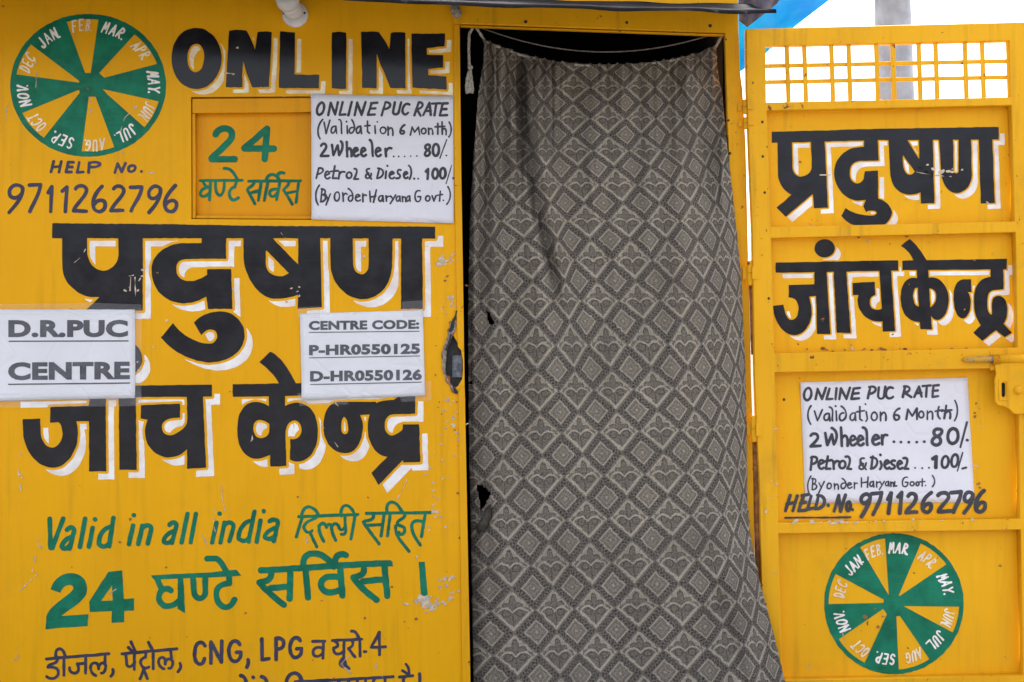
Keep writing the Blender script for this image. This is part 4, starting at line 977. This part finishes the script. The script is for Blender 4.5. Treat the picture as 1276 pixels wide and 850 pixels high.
# hanging tail with a bow-like tassel
p, r = twist([P(588, 29, -.018), P(588.5, 36, -.014), P(584.6, 42, -.012), P(584.0, 60, -.012), P(584.8, 82, -.012)], 0.0045, 3)
tail = tube('rope_tail', p, r, M_rope, rod)
bm = bmesh.new(); bmesh.ops.create_icosphere(bm, subdivisions=2, radius=0.0085)
for v in bm.verts: v.co = Vector((v.co.x, v.co.y*.8, v.co.z*.9))+P(586, 84, -.011)
from_bm('knot', bm, M_rope, rod, True)
for dx in (-1, 1):
    p, r = twist([P(585.6, 86, -.011), P(585.6+dx*2.5-0.8, 97, -.009), P(585.4+dx*4.0-.4, 110, -.008), P(585.4+dx*3.2-.2, 116.5, -.008), P(585.6+dx*1.2, 114, -.010), P(585.6+dx*.6, 90, -.013)], 0.0045, 4+dx)
    tube('tassel_loop', p, r, M_rope, rod)

# ------------------------------------------------------------------ paper notices
def quad_grid(c, n, m, d, wave):
    bm = bmesh.new(); g = []
    for j in range(m+1):
        row = []
        for i in range(n+1):
            u, v = i/n, j/m
            x = (1-v)*((1-u)*c[0][0]+u*c[1][0])+v*((1-u)*c[3][0]+u*c[2][0])
            y = (1-v)*((1-u)*c[0][1]+u*c[1][1])+v*((1-u)*c[3][1]+u*c[2][1])
            rg = 0.35*mnoise.noise(Vector((x*.09, y*.09, 2)))
            w = P(x+(rg if i in (0, n) else 0), y+(rg if j in (0, m) else 0), d); w.y -= wave(w.x, w.z); row.append(bm.verts.new(w))
        g.append(row)
    for j in range(m):
        for i in range(n): bm.faces.new((g[j][i], g[j+1][i], g[j+1][i+1], g[j][i+1]))
    return bm
def notice(name, corners, d, mat, label, cat, group, seed):
    def wave(x, z): 
        a = 0.0012*(0.5+0.5*mnoise.noise(Vector((x*11+seed, z*14, seed))))
        for i, c in enumerate(corners):
            q = P(c[0], c[1], d); a += (0.0055, 0.002, 0.004, 0.003)[(i+int(seed)) % 4]*(0.15 if seed > 12 and i > 1 else 1)*math.exp(-((x-q.x)**2+(z-q.z)**2)/0.0016)
        return a
    bm = quad_grid(corners, 26, 20, d, wave)
    me = bpy.data.meshes.new(name); bm.to_mesh(me); bm.free()
    o = link(name, me, mat, None, True)
    md = o.modifiers.new('sheet', 'SOLIDIFY'); md.thickness = 0.0003; md.offset = -1
    tag(o, label, cat, group)
    def modify(w):
        w = w.copy()
        for i in range(len(w)): w[i, 1] -= wave(w[i, 0], w[i, 2])
        return w
    return o, modify
def print_line(txt, x0, x1, yb0, yb1, cap, d, parent, modify, bold=0.05):
    cu = bpy.data.curves.new('t', 'FONT'); cu.body = txt; cu.size = 1; cu.offset = bold; cu.space_character = 1.06; cu.resolution_u = 4
    co = bpy.data.objects.new('t', cu); COL.objects.link(co); bpy.context.view_layer.update()
    me = bpy.data.meshes.new_from_object(co.evaluated_get(bpy.context.evaluated_depsgraph_get()))
    bpy.data.objects.remove(co); bpy.data.curves.remove(cu)
    n = len(me.vertices); v = np.zeros(n*3); me.vertices.foreach_get('co', v); v = v.reshape(-1, 3)
    a, b = v[:, 0].min(), v[:, 0].max(); lo, hi = -bold, np.max(v[:, 1])
    u = (v[:, 0]-a)/(b-a); px = x0+(x1-x0)*u; py = yb0+(yb1-yb0)*u-cap*(v[:, 1]-lo)/(hi-lo)
    k = (DIST-d)/DIST
    w = np.stack([(px-638)/PPM*k, np.full(n, -d), EYE-(py-425)/PPM*k], 1); w = modify(w)
    me.vertices.foreach_set('co', w.ravel()); me.update()
    bm = bmesh.new(); bm.from_mesh(me); bmesh.ops.remove_doubles(bm, verts=bm.verts, dist=1e-6)
    for f in bm.faces:
        f.normal_update()
        if f.normal.y > 0: f.normal_flip()
    bm.to_mesh(me); bm.free()
    return link('lettering', me, M_print, parent)
PD = 0.0030; TD = PD+0.0008
pa, mo = notice('paper_notice', [(-9, 385.5), (168.4, 385.8), (168.6, 496.2), (-9, 500)], PD, M_paper, 'printed white notice reading D.R.PUC CENTRE taped at the left of the wall', 'notice', 'paper notices', 1.3)
print_line('D.R.PUC', 10.4, 159.4, 420.2, 420, 21.5, TD, pa, mo)
print_line('CENTRE', 10.0, 161.8, 473.7, 472.6, 22.2, TD, pa, mo)
letters('underline', [('B', PX, 1.6, 'M 10.8 425.3 L 160.2 424.9')], TD, M_print, pa, h=.35, modify=mo, wobble=0)
letters('underline', [('B', PX, 1.6, 'M 10.2 479 L 162.3 477.3')], TD, M_print, pa, h=.35, modify=mo, wobble=0)
pb, mo = notice('paper_notice', [(373.7, 390.9), (527, 386.4), (529.7, 493.3), (376.2, 498.6)], PD, M_paper, 'printed white notice listing two centre codes beside the broken lock', 'notice', 'paper notices', 5.1)
print_line('CENTRE CODE:', 384.8, 522.4, 411.4, 409.8, 11.4, TD, pb, mo)
print_line('P-HR0550125', 385.1, 523.4, 442.8, 440.9, 13.0, TD, pb, mo)
print_line('D-HR0550126', 386.4, 525.7, 475.6, 473.5, 13.6, TD, pb, mo)
for a, b in (((385, 414.3), (522.6, 412.8)), ((385.2, 446), (523.4, 443.6)), ((386.4, 479.2), (525.7, 476.2))):
    letters('underline', [('B', PX, 1.05, 'M %f %f L %f %f' % (*a, *b))], TD, M_print, pb, h=.3, modify=mo, wobble=0)

r1 = crop(380, 110, 6.38); r2 = crop(380, 190, 6.38)
pc, mo = notice('paper_notice', [(387.6, 117.6), (565, 120.2), (565.2, 278.5), (388.4, 273.6)], PD+.001, M_card, 'brush lettered rate sheet beside the small hatch on the kiosk wall', 'notice', 'paper notices', 8.4)
TD2 = PD+.0019
letters('lettering', [('S', r1, 20.1, 'M 135 114 C 165 118 158 200 115 212 C 82 210 92 130 135 114 M 185 215 L 205 115 L 240 210 L 262 112 M 300 110 L 275 212 L 320 208 M 372 110 L 345 215 M 395 215 L 415 115 L 450 212 L 482 110 M 530 120 L 500 212 L 555 209 M 525 118 L 575 115 M 515 163 L 560 160 M 640 112 L 610 215 M 640 112 C 698 110 685 168 625 166 M 715 112 L 700 190 C 705 218 740 212 745 190 L 765 112 M 830 130 C 800 108 775 150 775 180 C 780 215 805 215 820 195 M 905 112 L 870 215 M 905 112 C 950 110 945 160 890 166 L 920 220 M 940 215 L 990 115 L 1000 212 M 955 182 L 1000 180 M 1010 122 L 1075 120 M 1045 120 L 1030 215 M 1095 122 L 1072 217 L 1130 214 M 1095 122 L 1135 121 M 1085 167 L 1125 165'),
                      ('S', r1, 14.1, 'M 142 248 C 100 290 92 360 120 402 M 152 270 L 168 360 L 198 255 M 240 302 C 205 300 200 355 220 358 C 240 355 246 320 246 302 L 252 360 M 270 250 C 300 245 285 320 292 360 M 335 300 L 338 360 M 330 264 L 331 266 M 378 312 C 348 310 345 355 365 358 C 400 350 402 290 372 250 M 438 302 C 405 305 400 350 420 358 C 440 355 444 320 443 302 L 450 360 M 497 262 L 497 345 L 512 358 M 476 300 L 517 297 M 556 300 L 560 360 M 575 266 L 576 268 M 620 310 C 655 312 648 362 618 360 C 592 358 592 310 620 310 M 660 308 L 662 372 M 662 335 C 680 300 705 310 698 375 M 838 372 L 852 308 L 872 350 L 902 308 L 912 370 M 945 318 C 972 322 965 364 940 362 C 918 360 922 318 945 318 M 982 318 L 984 366 M 984 335 C 1002 308 1018 320 1016 366 M 1056 280 L 1056 366 M 1035 308 L 1112 303 M 1090 268 L 1092 366 M 1092 332 C 1110 308 1128 320 1122 370 M 1146 270 C 1172 310 1166 360 1144 387'),
                      ('S', r1, 16.8, 'M 792 292 C 760 310 748 350 765 362 C 792 372 802 330 765 338'),
                      ('S', r1, 21.3, 'M 128 458 C 140 430 178 440 167 475 C 152 505 132 520 126 540 L 187 538 M 215 450 L 226 532 L 260 455 L 272 532 C 300 490 310 440 285 422 M 332 428 L 336 542 M 336 495 C 350 462 372 470 370 540 M 386 512 L 420 492 C 415 465 386 470 386 512 C 390 548 412 546 425 530 M 446 512 L 480 492 C 475 465 446 470 446 512 C 450 548 472 546 485 530 M 516 412 C 545 430 532 500 540 538 M 562 512 L 600 492 C 595 462 562 470 562 512 C 566 548 590 546 602 530 M 640 482 L 645 542 M 645 505 C 655 478 670 470 686 478 M 975 448 C 945 455 955 485 978 492 C 1005 505 992 542 965 538 C 945 528 955 502 978 492 C 1000 475 998 445 975 448 M 1042 444 C 1075 446 1072 540 1038 538 C 1008 536 1010 446 1042 444'),
                      ('S', r1, 13.5, 'M 705 542 L 706 543 M 745 542 L 746 543 M 792 542 L 793 543 M 840 540 L 841 541 M 888 538 L 889 539 M 1122 534 L 1126 535'), ('S', r1, 10.1, 'M 1127 410 L 1073 556')], TD2, M_marker, pc, h=.32, seed=51, wobble=.15, modify=mo)
letters('lettering', [('S', r2, 15.7, 'M 110 126 L 90 206 M 108 126 C 160 115 152 170 100 172 M 158 186 L 195 168 C 190 140 160 148 158 186 C 165 216 185 212 197 200 M 237 108 L 220 206 L 250 205 M 203 152 L 262 146 M 275 155 L 268 210 M 272 178 C 285 152 300 150 317 156 M 352 158 C 380 160 376 205 350 205 C 322 204 326 160 352 158 M 392 130 C 425 128 412 170 390 212 L 425 212 M 512 130 C 480 128 485 160 508 166 C 478 170 475 208 500 206 C 520 202 527 180 527 166 M 497 162 L 527 212 M 592 128 L 572 206 M 580 126 C 645 130 628 205 572 206 M 646 150 L 640 206 M 655 106 L 656 108 M 672 182 L 706 166 C 700 143 672 150 671 186 C 675 214 700 212 709 200 M 762 140 C 732 128 730 166 747 173 C 768 186 755 212 725 206 M 785 182 L 815 166 C 810 143 786 150 785 186 C 790 212 808 210 818 198 M 825 104 C 855 120 848 190 830 212 M 868 208 L 869 209 M 900 208 L 901 209 M 1178 204 L 1182 206'),
                      ('S', r2, 22.4, 'M 962 152 L 980 132 L 975 210 M 1037 130 C 1068 132 1062 210 1033 208 C 1006 206 1008 132 1037 130 M 1097 124 C 1128 128 1122 208 1092 206 C 1066 204 1068 126 1097 124'), ('S', r2, 8.9, 'M 1167 100 L 1123 247'),
                      ('S', r2, 14.1, 'M 115 260 C 78 310 78 370 105 417 M 136 290 L 126 392 M 130 290 C 175 290 168 336 135 337 C 182 336 168 394 124 393 M 165 335 L 184 375 M 202 330 L 168 417 M 258 315 C 285 320 278 388 250 386 C 226 382 230 316 258 315 M 300 320 L 305 388 M 303 348 C 315 320 328 322 336 334 M 372 342 C 340 340 338 386 360 389 C 392 382 388 310 345 288 M 402 362 L 436 346 C 430 328 402 330 401 364 C 405 392 430 390 440 378 M 460 328 L 460 392 M 462 352 C 470 334 480 334 487 342 M 515 308 L 520 392 M 568 298 L 545 396 M 520 356 L 562 346 M 612 345 C 582 340 578 388 600 388 C 616 384 618 360 618 344 L 624 390 M 645 345 L 648 388 M 648 362 C 660 345 672 345 682 352 M 682 345 L 702 376 M 722 338 L 678 408 M 748 348 C 722 345 720 386 738 388 C 752 384 754 362 754 346 L 758 390 M 774 350 L 776 392 M 776 366 C 790 343 802 350 802 392 M 828 348 C 805 345 802 386 818 388 C 830 384 832 362 832 346 L 837 390 M 915 306 C 880 288 862 350 885 386 C 905 402 922 380 920 352 L 898 352 M 978 345 C 1002 348 996 388 974 387 C 952 385 956 346 978 345 M 1010 345 L 1026 387 L 1042 345 M 1076 308 L 1070 387 M 1054 340 L 1092 335 M 1100 380 L 1101 382 M 1136 273 C 1168 320 1158 380 1128 412')], TD2, M_marker, pc, h=.32, seed=52, wobble=.15, modify=mo)

t1 = crop(985, 465, 5.088)
pd, mo = notice('paper_notice', [(997, 476.5), (1205.5, 470.5), (1214.5, 626), (1003.5, 627)], DS+.0012, M_card, 'brush lettered rate sheet on the open door leaf', 'notice', 'paper notices', 12.7)
TD3 = DS+.0021
letters('lettering', [('S', t1, 16.4, 'M 112 94 C 142 96 138 168 105 172 C 72 168 82 98 112 94 M 160 165 L 172 100 L 200 165 L 224 93 M 248 98 L 228 166 L 267 163 M 292 96 L 285 166 M 310 165 L 320 98 L 355 163 L 377 93 M 402 98 L 385 164 L 434 160 M 400 98 L 442 94 M 392 131 L 432 127 M 507 86 L 490 160 M 498 88 C 558 72 552 130 498 131 M 560 90 L 555 145 C 560 168 590 168 593 145 L 602 86 M 650 95 C 620 78 604 110 605 135 C 608 166 635 166 650 150 M 727 84 L 712 152 M 720 85 C 772 76 762 124 722 123 L 766 152 M 785 152 L 815 85 L 832 150 M 797 126 L 830 126 M 838 82 L 888 78 M 864 82 L 860 150 M 907 80 L 900 151 L 937 146 M 905 80 L 940 76 M 902 113 L 934 110'),
                      ('S', t1, 11.8, 'M 130 208 C 102 240 106 290 128 324 M 152 240 L 172 302 L 202 232 M 240 256 C 208 254 205 298 226 300 C 246 296 248 272 246 256 L 250 302 M 248 215 C 282 225 260 270 267 302 M 290 240 L 292 300 M 286 208 L 287 210 M 338 252 C 305 250 303 298 325 302 C 365 290 362 230 322 210 M 404 252 C 374 252 370 298 392 300 C 410 296 412 270 410 252 L 414 300 M 440 213 L 440 292 L 454 300 M 420 246 L 468 238 M 480 245 L 488 288 C 484 300 482 304 478 306 M 475 196 L 476 198 M 532 248 C 558 252 554 300 530 300 C 506 298 508 250 532 248 M 570 248 L 572 302 M 572 272 C 590 233 612 245 604 300 M 830 242 C 852 246 850 284 828 283 C 808 281 810 244 830 242 M 868 240 L 868 292 M 868 260 C 890 228 908 240 900 292 M 942 213 C 930 250 930 272 948 290 M 918 242 L 967 232 M 1042 173 C 1068 220 1062 270 1040 302'),
                      ('S', t1, 14.4, 'M 692 224 C 653 235 648 282 667 297 C 694 302 702 260 662 266 M 735 293 L 745 230 L 772 272 L 802 224 L 802 292 M 988 206 L 975 287 M 978 258 C 1002 228 1022 240 1012 287 M 958 240 L 1022 234'),
                      ('S', t1, 18.4, 'M 128 397 C 145 372 182 385 172 415 C 157 440 132 455 128 465 L 190 461 M 220 380 L 234 456 L 262 388 L 276 452 C 302 410 300 365 262 348 M 320 345 L 326 462 M 326 412 C 345 385 368 390 362 460 M 378 432 L 413 416 C 406 388 380 392 378 432 C 382 467 402 462 414 448 M 426 432 L 461 416 C 454 388 428 392 426 432 C 430 467 450 462 462 448 M 460 345 C 498 350 478 415 488 456 M 520 427 L 561 411 C 556 383 522 388 520 427 C 525 462 545 457 562 445 M 580 395 L 583 452 M 583 418 C 590 390 603 388 614 394'),
                      ('S', t1, 17.5, 'M 655 435 L 657 435 M 699 437 L 701 437 M 750 438 L 751 438 M 800 438 L 801 438 M 848 435 L 849 435 M 1120 425 L 1122 425'),
                      ('S', t1, 21.6, 'M 940 354 C 905 350 898 390 930 401 C 964 412 957 460 920 456 C 885 450 893 412 930 401 C 967 387 972 356 940 354 M 1034 352 C 1078 356 1070 448 1026 446 C 984 444 990 352 1034 352'), ('S', t1, 13.3, 'M 1119 312 L 1077 470')], TD3, M_marker, pd, h=.32, seed=53, wobble=.15, modify=mo)
letters('lettering', [('S', t1, 16.4, 'M 137 530 L 128 613 M 130 536 C 180 513 182 575 133 577 M 178 582 L 211 566 C 206 543 180 548 178 582 C 182 612 200 611 211 600 M 237 528 L 225 607 L 252 606 M 213 561 L 262 551 M 272 560 L 275 607 M 275 578 C 285 555 296 555 307 560 M 332 556 C 358 560 352 605 326 604 C 302 602 306 558 332 556 M 350 530 C 390 518 378 580 360 606 L 384 608 M 522 528 L 512 606 M 510 535 C 570 528 558 604 510 606 M 570 560 C 582 580 577 600 568 609 M 570 517 L 571 519 M 596 582 L 625 567 C 620 545 597 550 596 582 C 600 610 616 610 627 598 M 662 555 C 635 548 634 576 650 581 C 670 592 662 609 634 606 M 678 584 L 707 570 C 702 547 680 552 678 584 C 682 612 700 610 710 600 M 716 540 C 755 528 740 580 722 606 L 747 607'),
                      ('S', t1, 12.4, 'M 467 540 C 433 533 440 572 462 576 C 428 580 428 614 455 609 C 474 602 477 580 480 570 M 443 570 L 480 611 M 790 600 L 791 601 M 835 602 L 836 603 M 878 600 L 879 601'),
                      ('S', t1, 23.6, 'M 903 543 L 924 530 L 922 598'), ('S', t1, 17.5, 'M 985 526 C 1012 530 1006 602 976 600 C 950 598 956 528 985 526 M 1046 516 C 1072 520 1066 596 1036 594 C 1012 592 1016 518 1046 516'),
                      ('S', t1, 9.2, 'M 1092 503 L 1058 622'), ('S', t1, 13.3, 'M 1090 605 L 1114 599'),
                      ('S', t1, 9.7, 'M 130 653 C 103 690 103 740 125 772 M 142 668 L 138 738 M 136 670 C 170 662 168 702 140 703 C 180 700 172 742 136 739 M 180 695 L 197 726 M 214 688 L 178 762 M 248 697 C 266 702 262 734 242 733 C 226 731 230 698 248 697 M 278 700 L 280 737 M 280 718 C 292 693 307 700 303 737 M 342 697 C 315 695 316 730 332 733 C 362 725 357 680 328 668 M 362 714 L 386 704 C 381 690 362 692 362 714 C 365 737 380 731 390 722 M 405 694 L 406 732 M 406 710 C 412 694 420 694 424 700 M 450 664 L 450 722 M 492 660 L 488 724 M 450 696 L 490 690 M 522 688 C 500 686 498 718 512 718 C 524 716 526 700 526 686 L 528 722 M 546 688 L 547 722 M 547 702 C 552 692 558 690 563 692 M 567 688 L 580 710 M 595 686 L 564 738 M 618 688 C 600 686 598 714 610 715 C 620 712 622 700 622 686 L 625 718 M 636 690 L 637 719 M 637 702 C 645 687 657 690 654 719 M 662 688 L 658 716 L 674 715 M 742 660 C 710 653 703 700 715 716 C 735 727 747 710 744 692 L 728 692 M 772 688 C 790 690 786 716 770 715 C 754 713 756 688 772 688 M 806 690 C 820 692 816 714 804 714 C 792 712 794 690 806 690 M 836 670 L 835 716 M 818 690 L 852 687 M 856 712 L 857 713 M 900 648 C 922 680 917 700 900 720')], TD3, M_marker, pd, h=.3, seed=54, wobble=.12, modify=mo)

# clear tape holding the printed sheets
def tape_mat():
    m, t, b = newmat('clear_tape'); b.inputs['Base Color'].default_value = (0.72, 0.72, 0.76, 1); b.inputs['Roughness'].default_value = 0.22
    b.inputs['Alpha'].default_value = 0.11; bump(t, b, noise(t, 45, 3), 0.5, 0.002)
    return m
M_tape = tape_mat()
for par, q in ((pa, [(-9, 379), (60, 378.4), (120, 377.6), (176, 379.4), (177, 392), (120, 392), (-9, 392)]), (pa, [(161, 384), (176.5, 384), (176, 505), (163, 504.5)]), (pa, [(-9, 491), (176, 488), (176.5, 506), (-9, 508)]),
               (pb, [(501, 376), (531, 374), (533, 394), (502, 395.5)]), (pb, [(371, 383), (398, 382), (399, 396), (371, 397)]), (pb, [(497, 489), (537, 474), (537, 499), (500, 501)]), (pb, [(371, 490), (432, 487.5), (434, 504), (373, 506)])):
    plate('tape', [q], PD+.0075, 0, M_tape, par)

# ------------------------------------------------------------------ lamp holder on the wall
M_plastic = plain('white_lamp_plastic', (0.74, 0.74, 0.76), 0.35, 0, 0.10, 12, 0.05)
lamp = empty('lamp_holder', P(368, 18.5, 0)); tag(lamp, 'round white plastic lamp holder with a white bulb screwed above the word ONLINE', 'lamp holder')
def lathe(name, base, axis, prof, mat, parent, seg=40):
    bm = bmesh.new(); tube_bm(bm, [Vector(base)+Vector(axis)*a for a, r in prof], [r for a, r in prof], seg)
    return from_bm(name, bm, mat, parent, True)
b0 = P(368, 18.5, 0.0); ax = Vector((-0.04, -0.985, 0.10)).normalized()
lathe('base_plate', b0+Vector((0, 0.001, 0)), (0, -1, 0), [(0, .0385), (.006, .0385), (.0095, .037), (.011, .034), (.0112, .0)], M_plastic, lamp)
lathe('socket', b0+Vector((-.004, -.0105, .010)), ax, [(0, .026), (.004, .0285), (.030, .0285), (.032, .026), (.034, .026), (.055, .0265), (.0555, .02)], M_plastic, lamp)
lathe('bulb', b0+Vector((-.004, -.0105, .010))+ax*.054, ax, [(0, .013), (.006, .018), (.018, .0285), (.032, .0335), (.046, .032), (.056, .024), (.061, .012), (.0625, .001)], M_plastic, lamp)
for dx, dz in ((-.033, .002), (.029, .003)):
    lathe('screw', b0+Vector((dx, -.0092, dz)), (0, -1, 0), [(0, .0036), (.0018, .0034), (.002, .001)], M_void, lamp, 12)

# ------------------------------------------------------------------ blue tarpaulin, torn plastic, pole, wire
def tarp_mat():
    m, t, b = newmat('blue_tarpaulin')
    v = noise(t, 6, 4); col = mixc(t, v.step(0.35, 0.7), (0.002, 0.10, 0.50), (0.004, 0.18, 0.62))
    t.links.new(col, b.inputs['Base Color']); b.inputs['Roughness'].default_value = 0.6; b.inputs['Specular IOR Level'].default_value = 0.15
    tr = t.nodes.new('ShaderNodeBsdfTranslucent'); t.links.new(mixc(t, v.step(0.3, 0.7), (0.0, 0.42, 0.95), (0.012, 0.62, 0.98)), tr.inputs['Color'])
    mx = t.nodes.new('ShaderNodeMixShader'); mx.inputs[0].default_value = 0.85
    t.links.new(b.outputs[0], mx.inputs[1]); t.links.new(tr.outputs[0], mx.inputs[2])
    t.links.new(mx.outputs[0], t.nodes['Material Output'].inputs['Surface'])
    bump(t, b, noise(t, 26, 4), 0.6, 0.006)
    return m
def sheet(name, top, bot, nu, nv, d0, d1, amp, mat, parent=None, seed=0):
    bm = bmesh.new(); g = []
    tx = np.linspace(0, 1, len(top)); bx = np.linspace(0, 1, len(bot))
    for j in range(nv+1):
        v = j/nv; row = []
        for i in range(nu+1):
            u = i/nu
            a = np.array([np.interp(u, tx, [p[q] for p in top]) for q in (0, 1)]); b = np.array([np.interp(u, bx, [p[q] for p in bot]) for q in (0, 1)])
            x, y = a*(1-v)+b*v
            d = d0*(1-v)+d1*v+amp*(math.sin(u*17+v*3+seed)*.5+mnoise.noise(Vector((u*7, v*4, seed)))*.8)
            row.append(bm.verts.new(P(x, y, d)))
        g.append(row)
    for j in range(nv):
        for i in range(nu): bm.faces.new((g[j][i], g[j+1][i], g[j+1][i+1], g[j][i+1]))
    bmesh.ops.solidify(bm, geom=bm.faces[:], thickness=0.0015)
    return from_bm(name, bm, mat, parent, True)
tp = sheet('tarpaulin', [(915, -60), (980, -62), (1040, -60), (1102, -56)], [(919, 92), (955, 66), (990, 33.5), (1036, -2)], 40, 24, -0.75, -0.22, 0.018, tarp_mat(), None, 2)
tag(tp, 'bright blue plastic tarpaulin hanging from the roof corner behind the lattice door', 'tarpaulin')
M_grey_plastic = plain('crumpled_grey_plastic', (0.11, 0.125, 0.19), 0.6, 0, 0.3, 30, 0.4)
fold = sheet('tarpaulin_fold', [(920, -40), (950, -44), (998, -40)], [(921, 26), (931, 34), (940, 27), (968, 5)], 26, 18, -0.10, -0.14, 0.012, M_grey_plastic, tp, 5)
# wad of plastic tied at the meeting of wall and lintel
bm = bmesh.new(); bmesh.ops.create_icosphere(bm, subdivisions=4, radius=1)
for v in bm.verts:
    n = v.co.copy(); f = 1+0.45*mnoise.noise(n*2.3)+0.25*mnoise.noise(n*6)
    v.co = P(568, 13.5, 0.022)+Vector((n.x*.014*f, n.y*.012*f, n.z*.021*f-n.x*.008))
wad = from_bm('plastic_wad', bm, plain('dirty_plastic', (0.30, 0.27, 0.25), 0.4, 0, 0.5, 90, 0.8), None, True)
tag(wad, 'small crumpled wad of grey plastic tied where wall meets lintel', 'plastic wad')

zp = -7.5
base = P(1119.5, 425, zp); kk = (DIST-zp)/DIST
bm = bmesh.new(); xb, yb = base.x+0.10, -zp
tube_bm(bm, [(xb, yb, -0.2), (xb-0.02, yb, 0.6), (base.x-0.02, yb, 3.0), (base.x-0.075, yb, 4.9), (base.x-0.14, yb, 7.6)], [0.185, 0.178, 0.155, 0.138, 0.115], 28)
pm = plain('concrete_pole', (0.40, 0.415, 0.46), 0.85, 0, 0.2, 5, 0.5)
pole = from_bm('utility_pole', bm, pm, None, True)
tag(pole, 'tall grey concrete pole standing behind the lattice of the door', 'pole')
band = bmesh.new(); tube_bm(band, [(base.x-0.11, yb, 6.4), (base.x-0.112, yb, 6.47)], 0.136, 24); from_bm('steel_band', band, M_steel, pole, False)
wp = [P(962, 57, -.25), P(961.5, 62, -.30), P(959, 95, -.37), P(958, 128, -.36), P(957, 240, -.36)]
tag(tube('wire', wp, 0.0014, M_void, None, 6), 'thin dark wire hanging down behind the left squares of the lattice', 'wire')
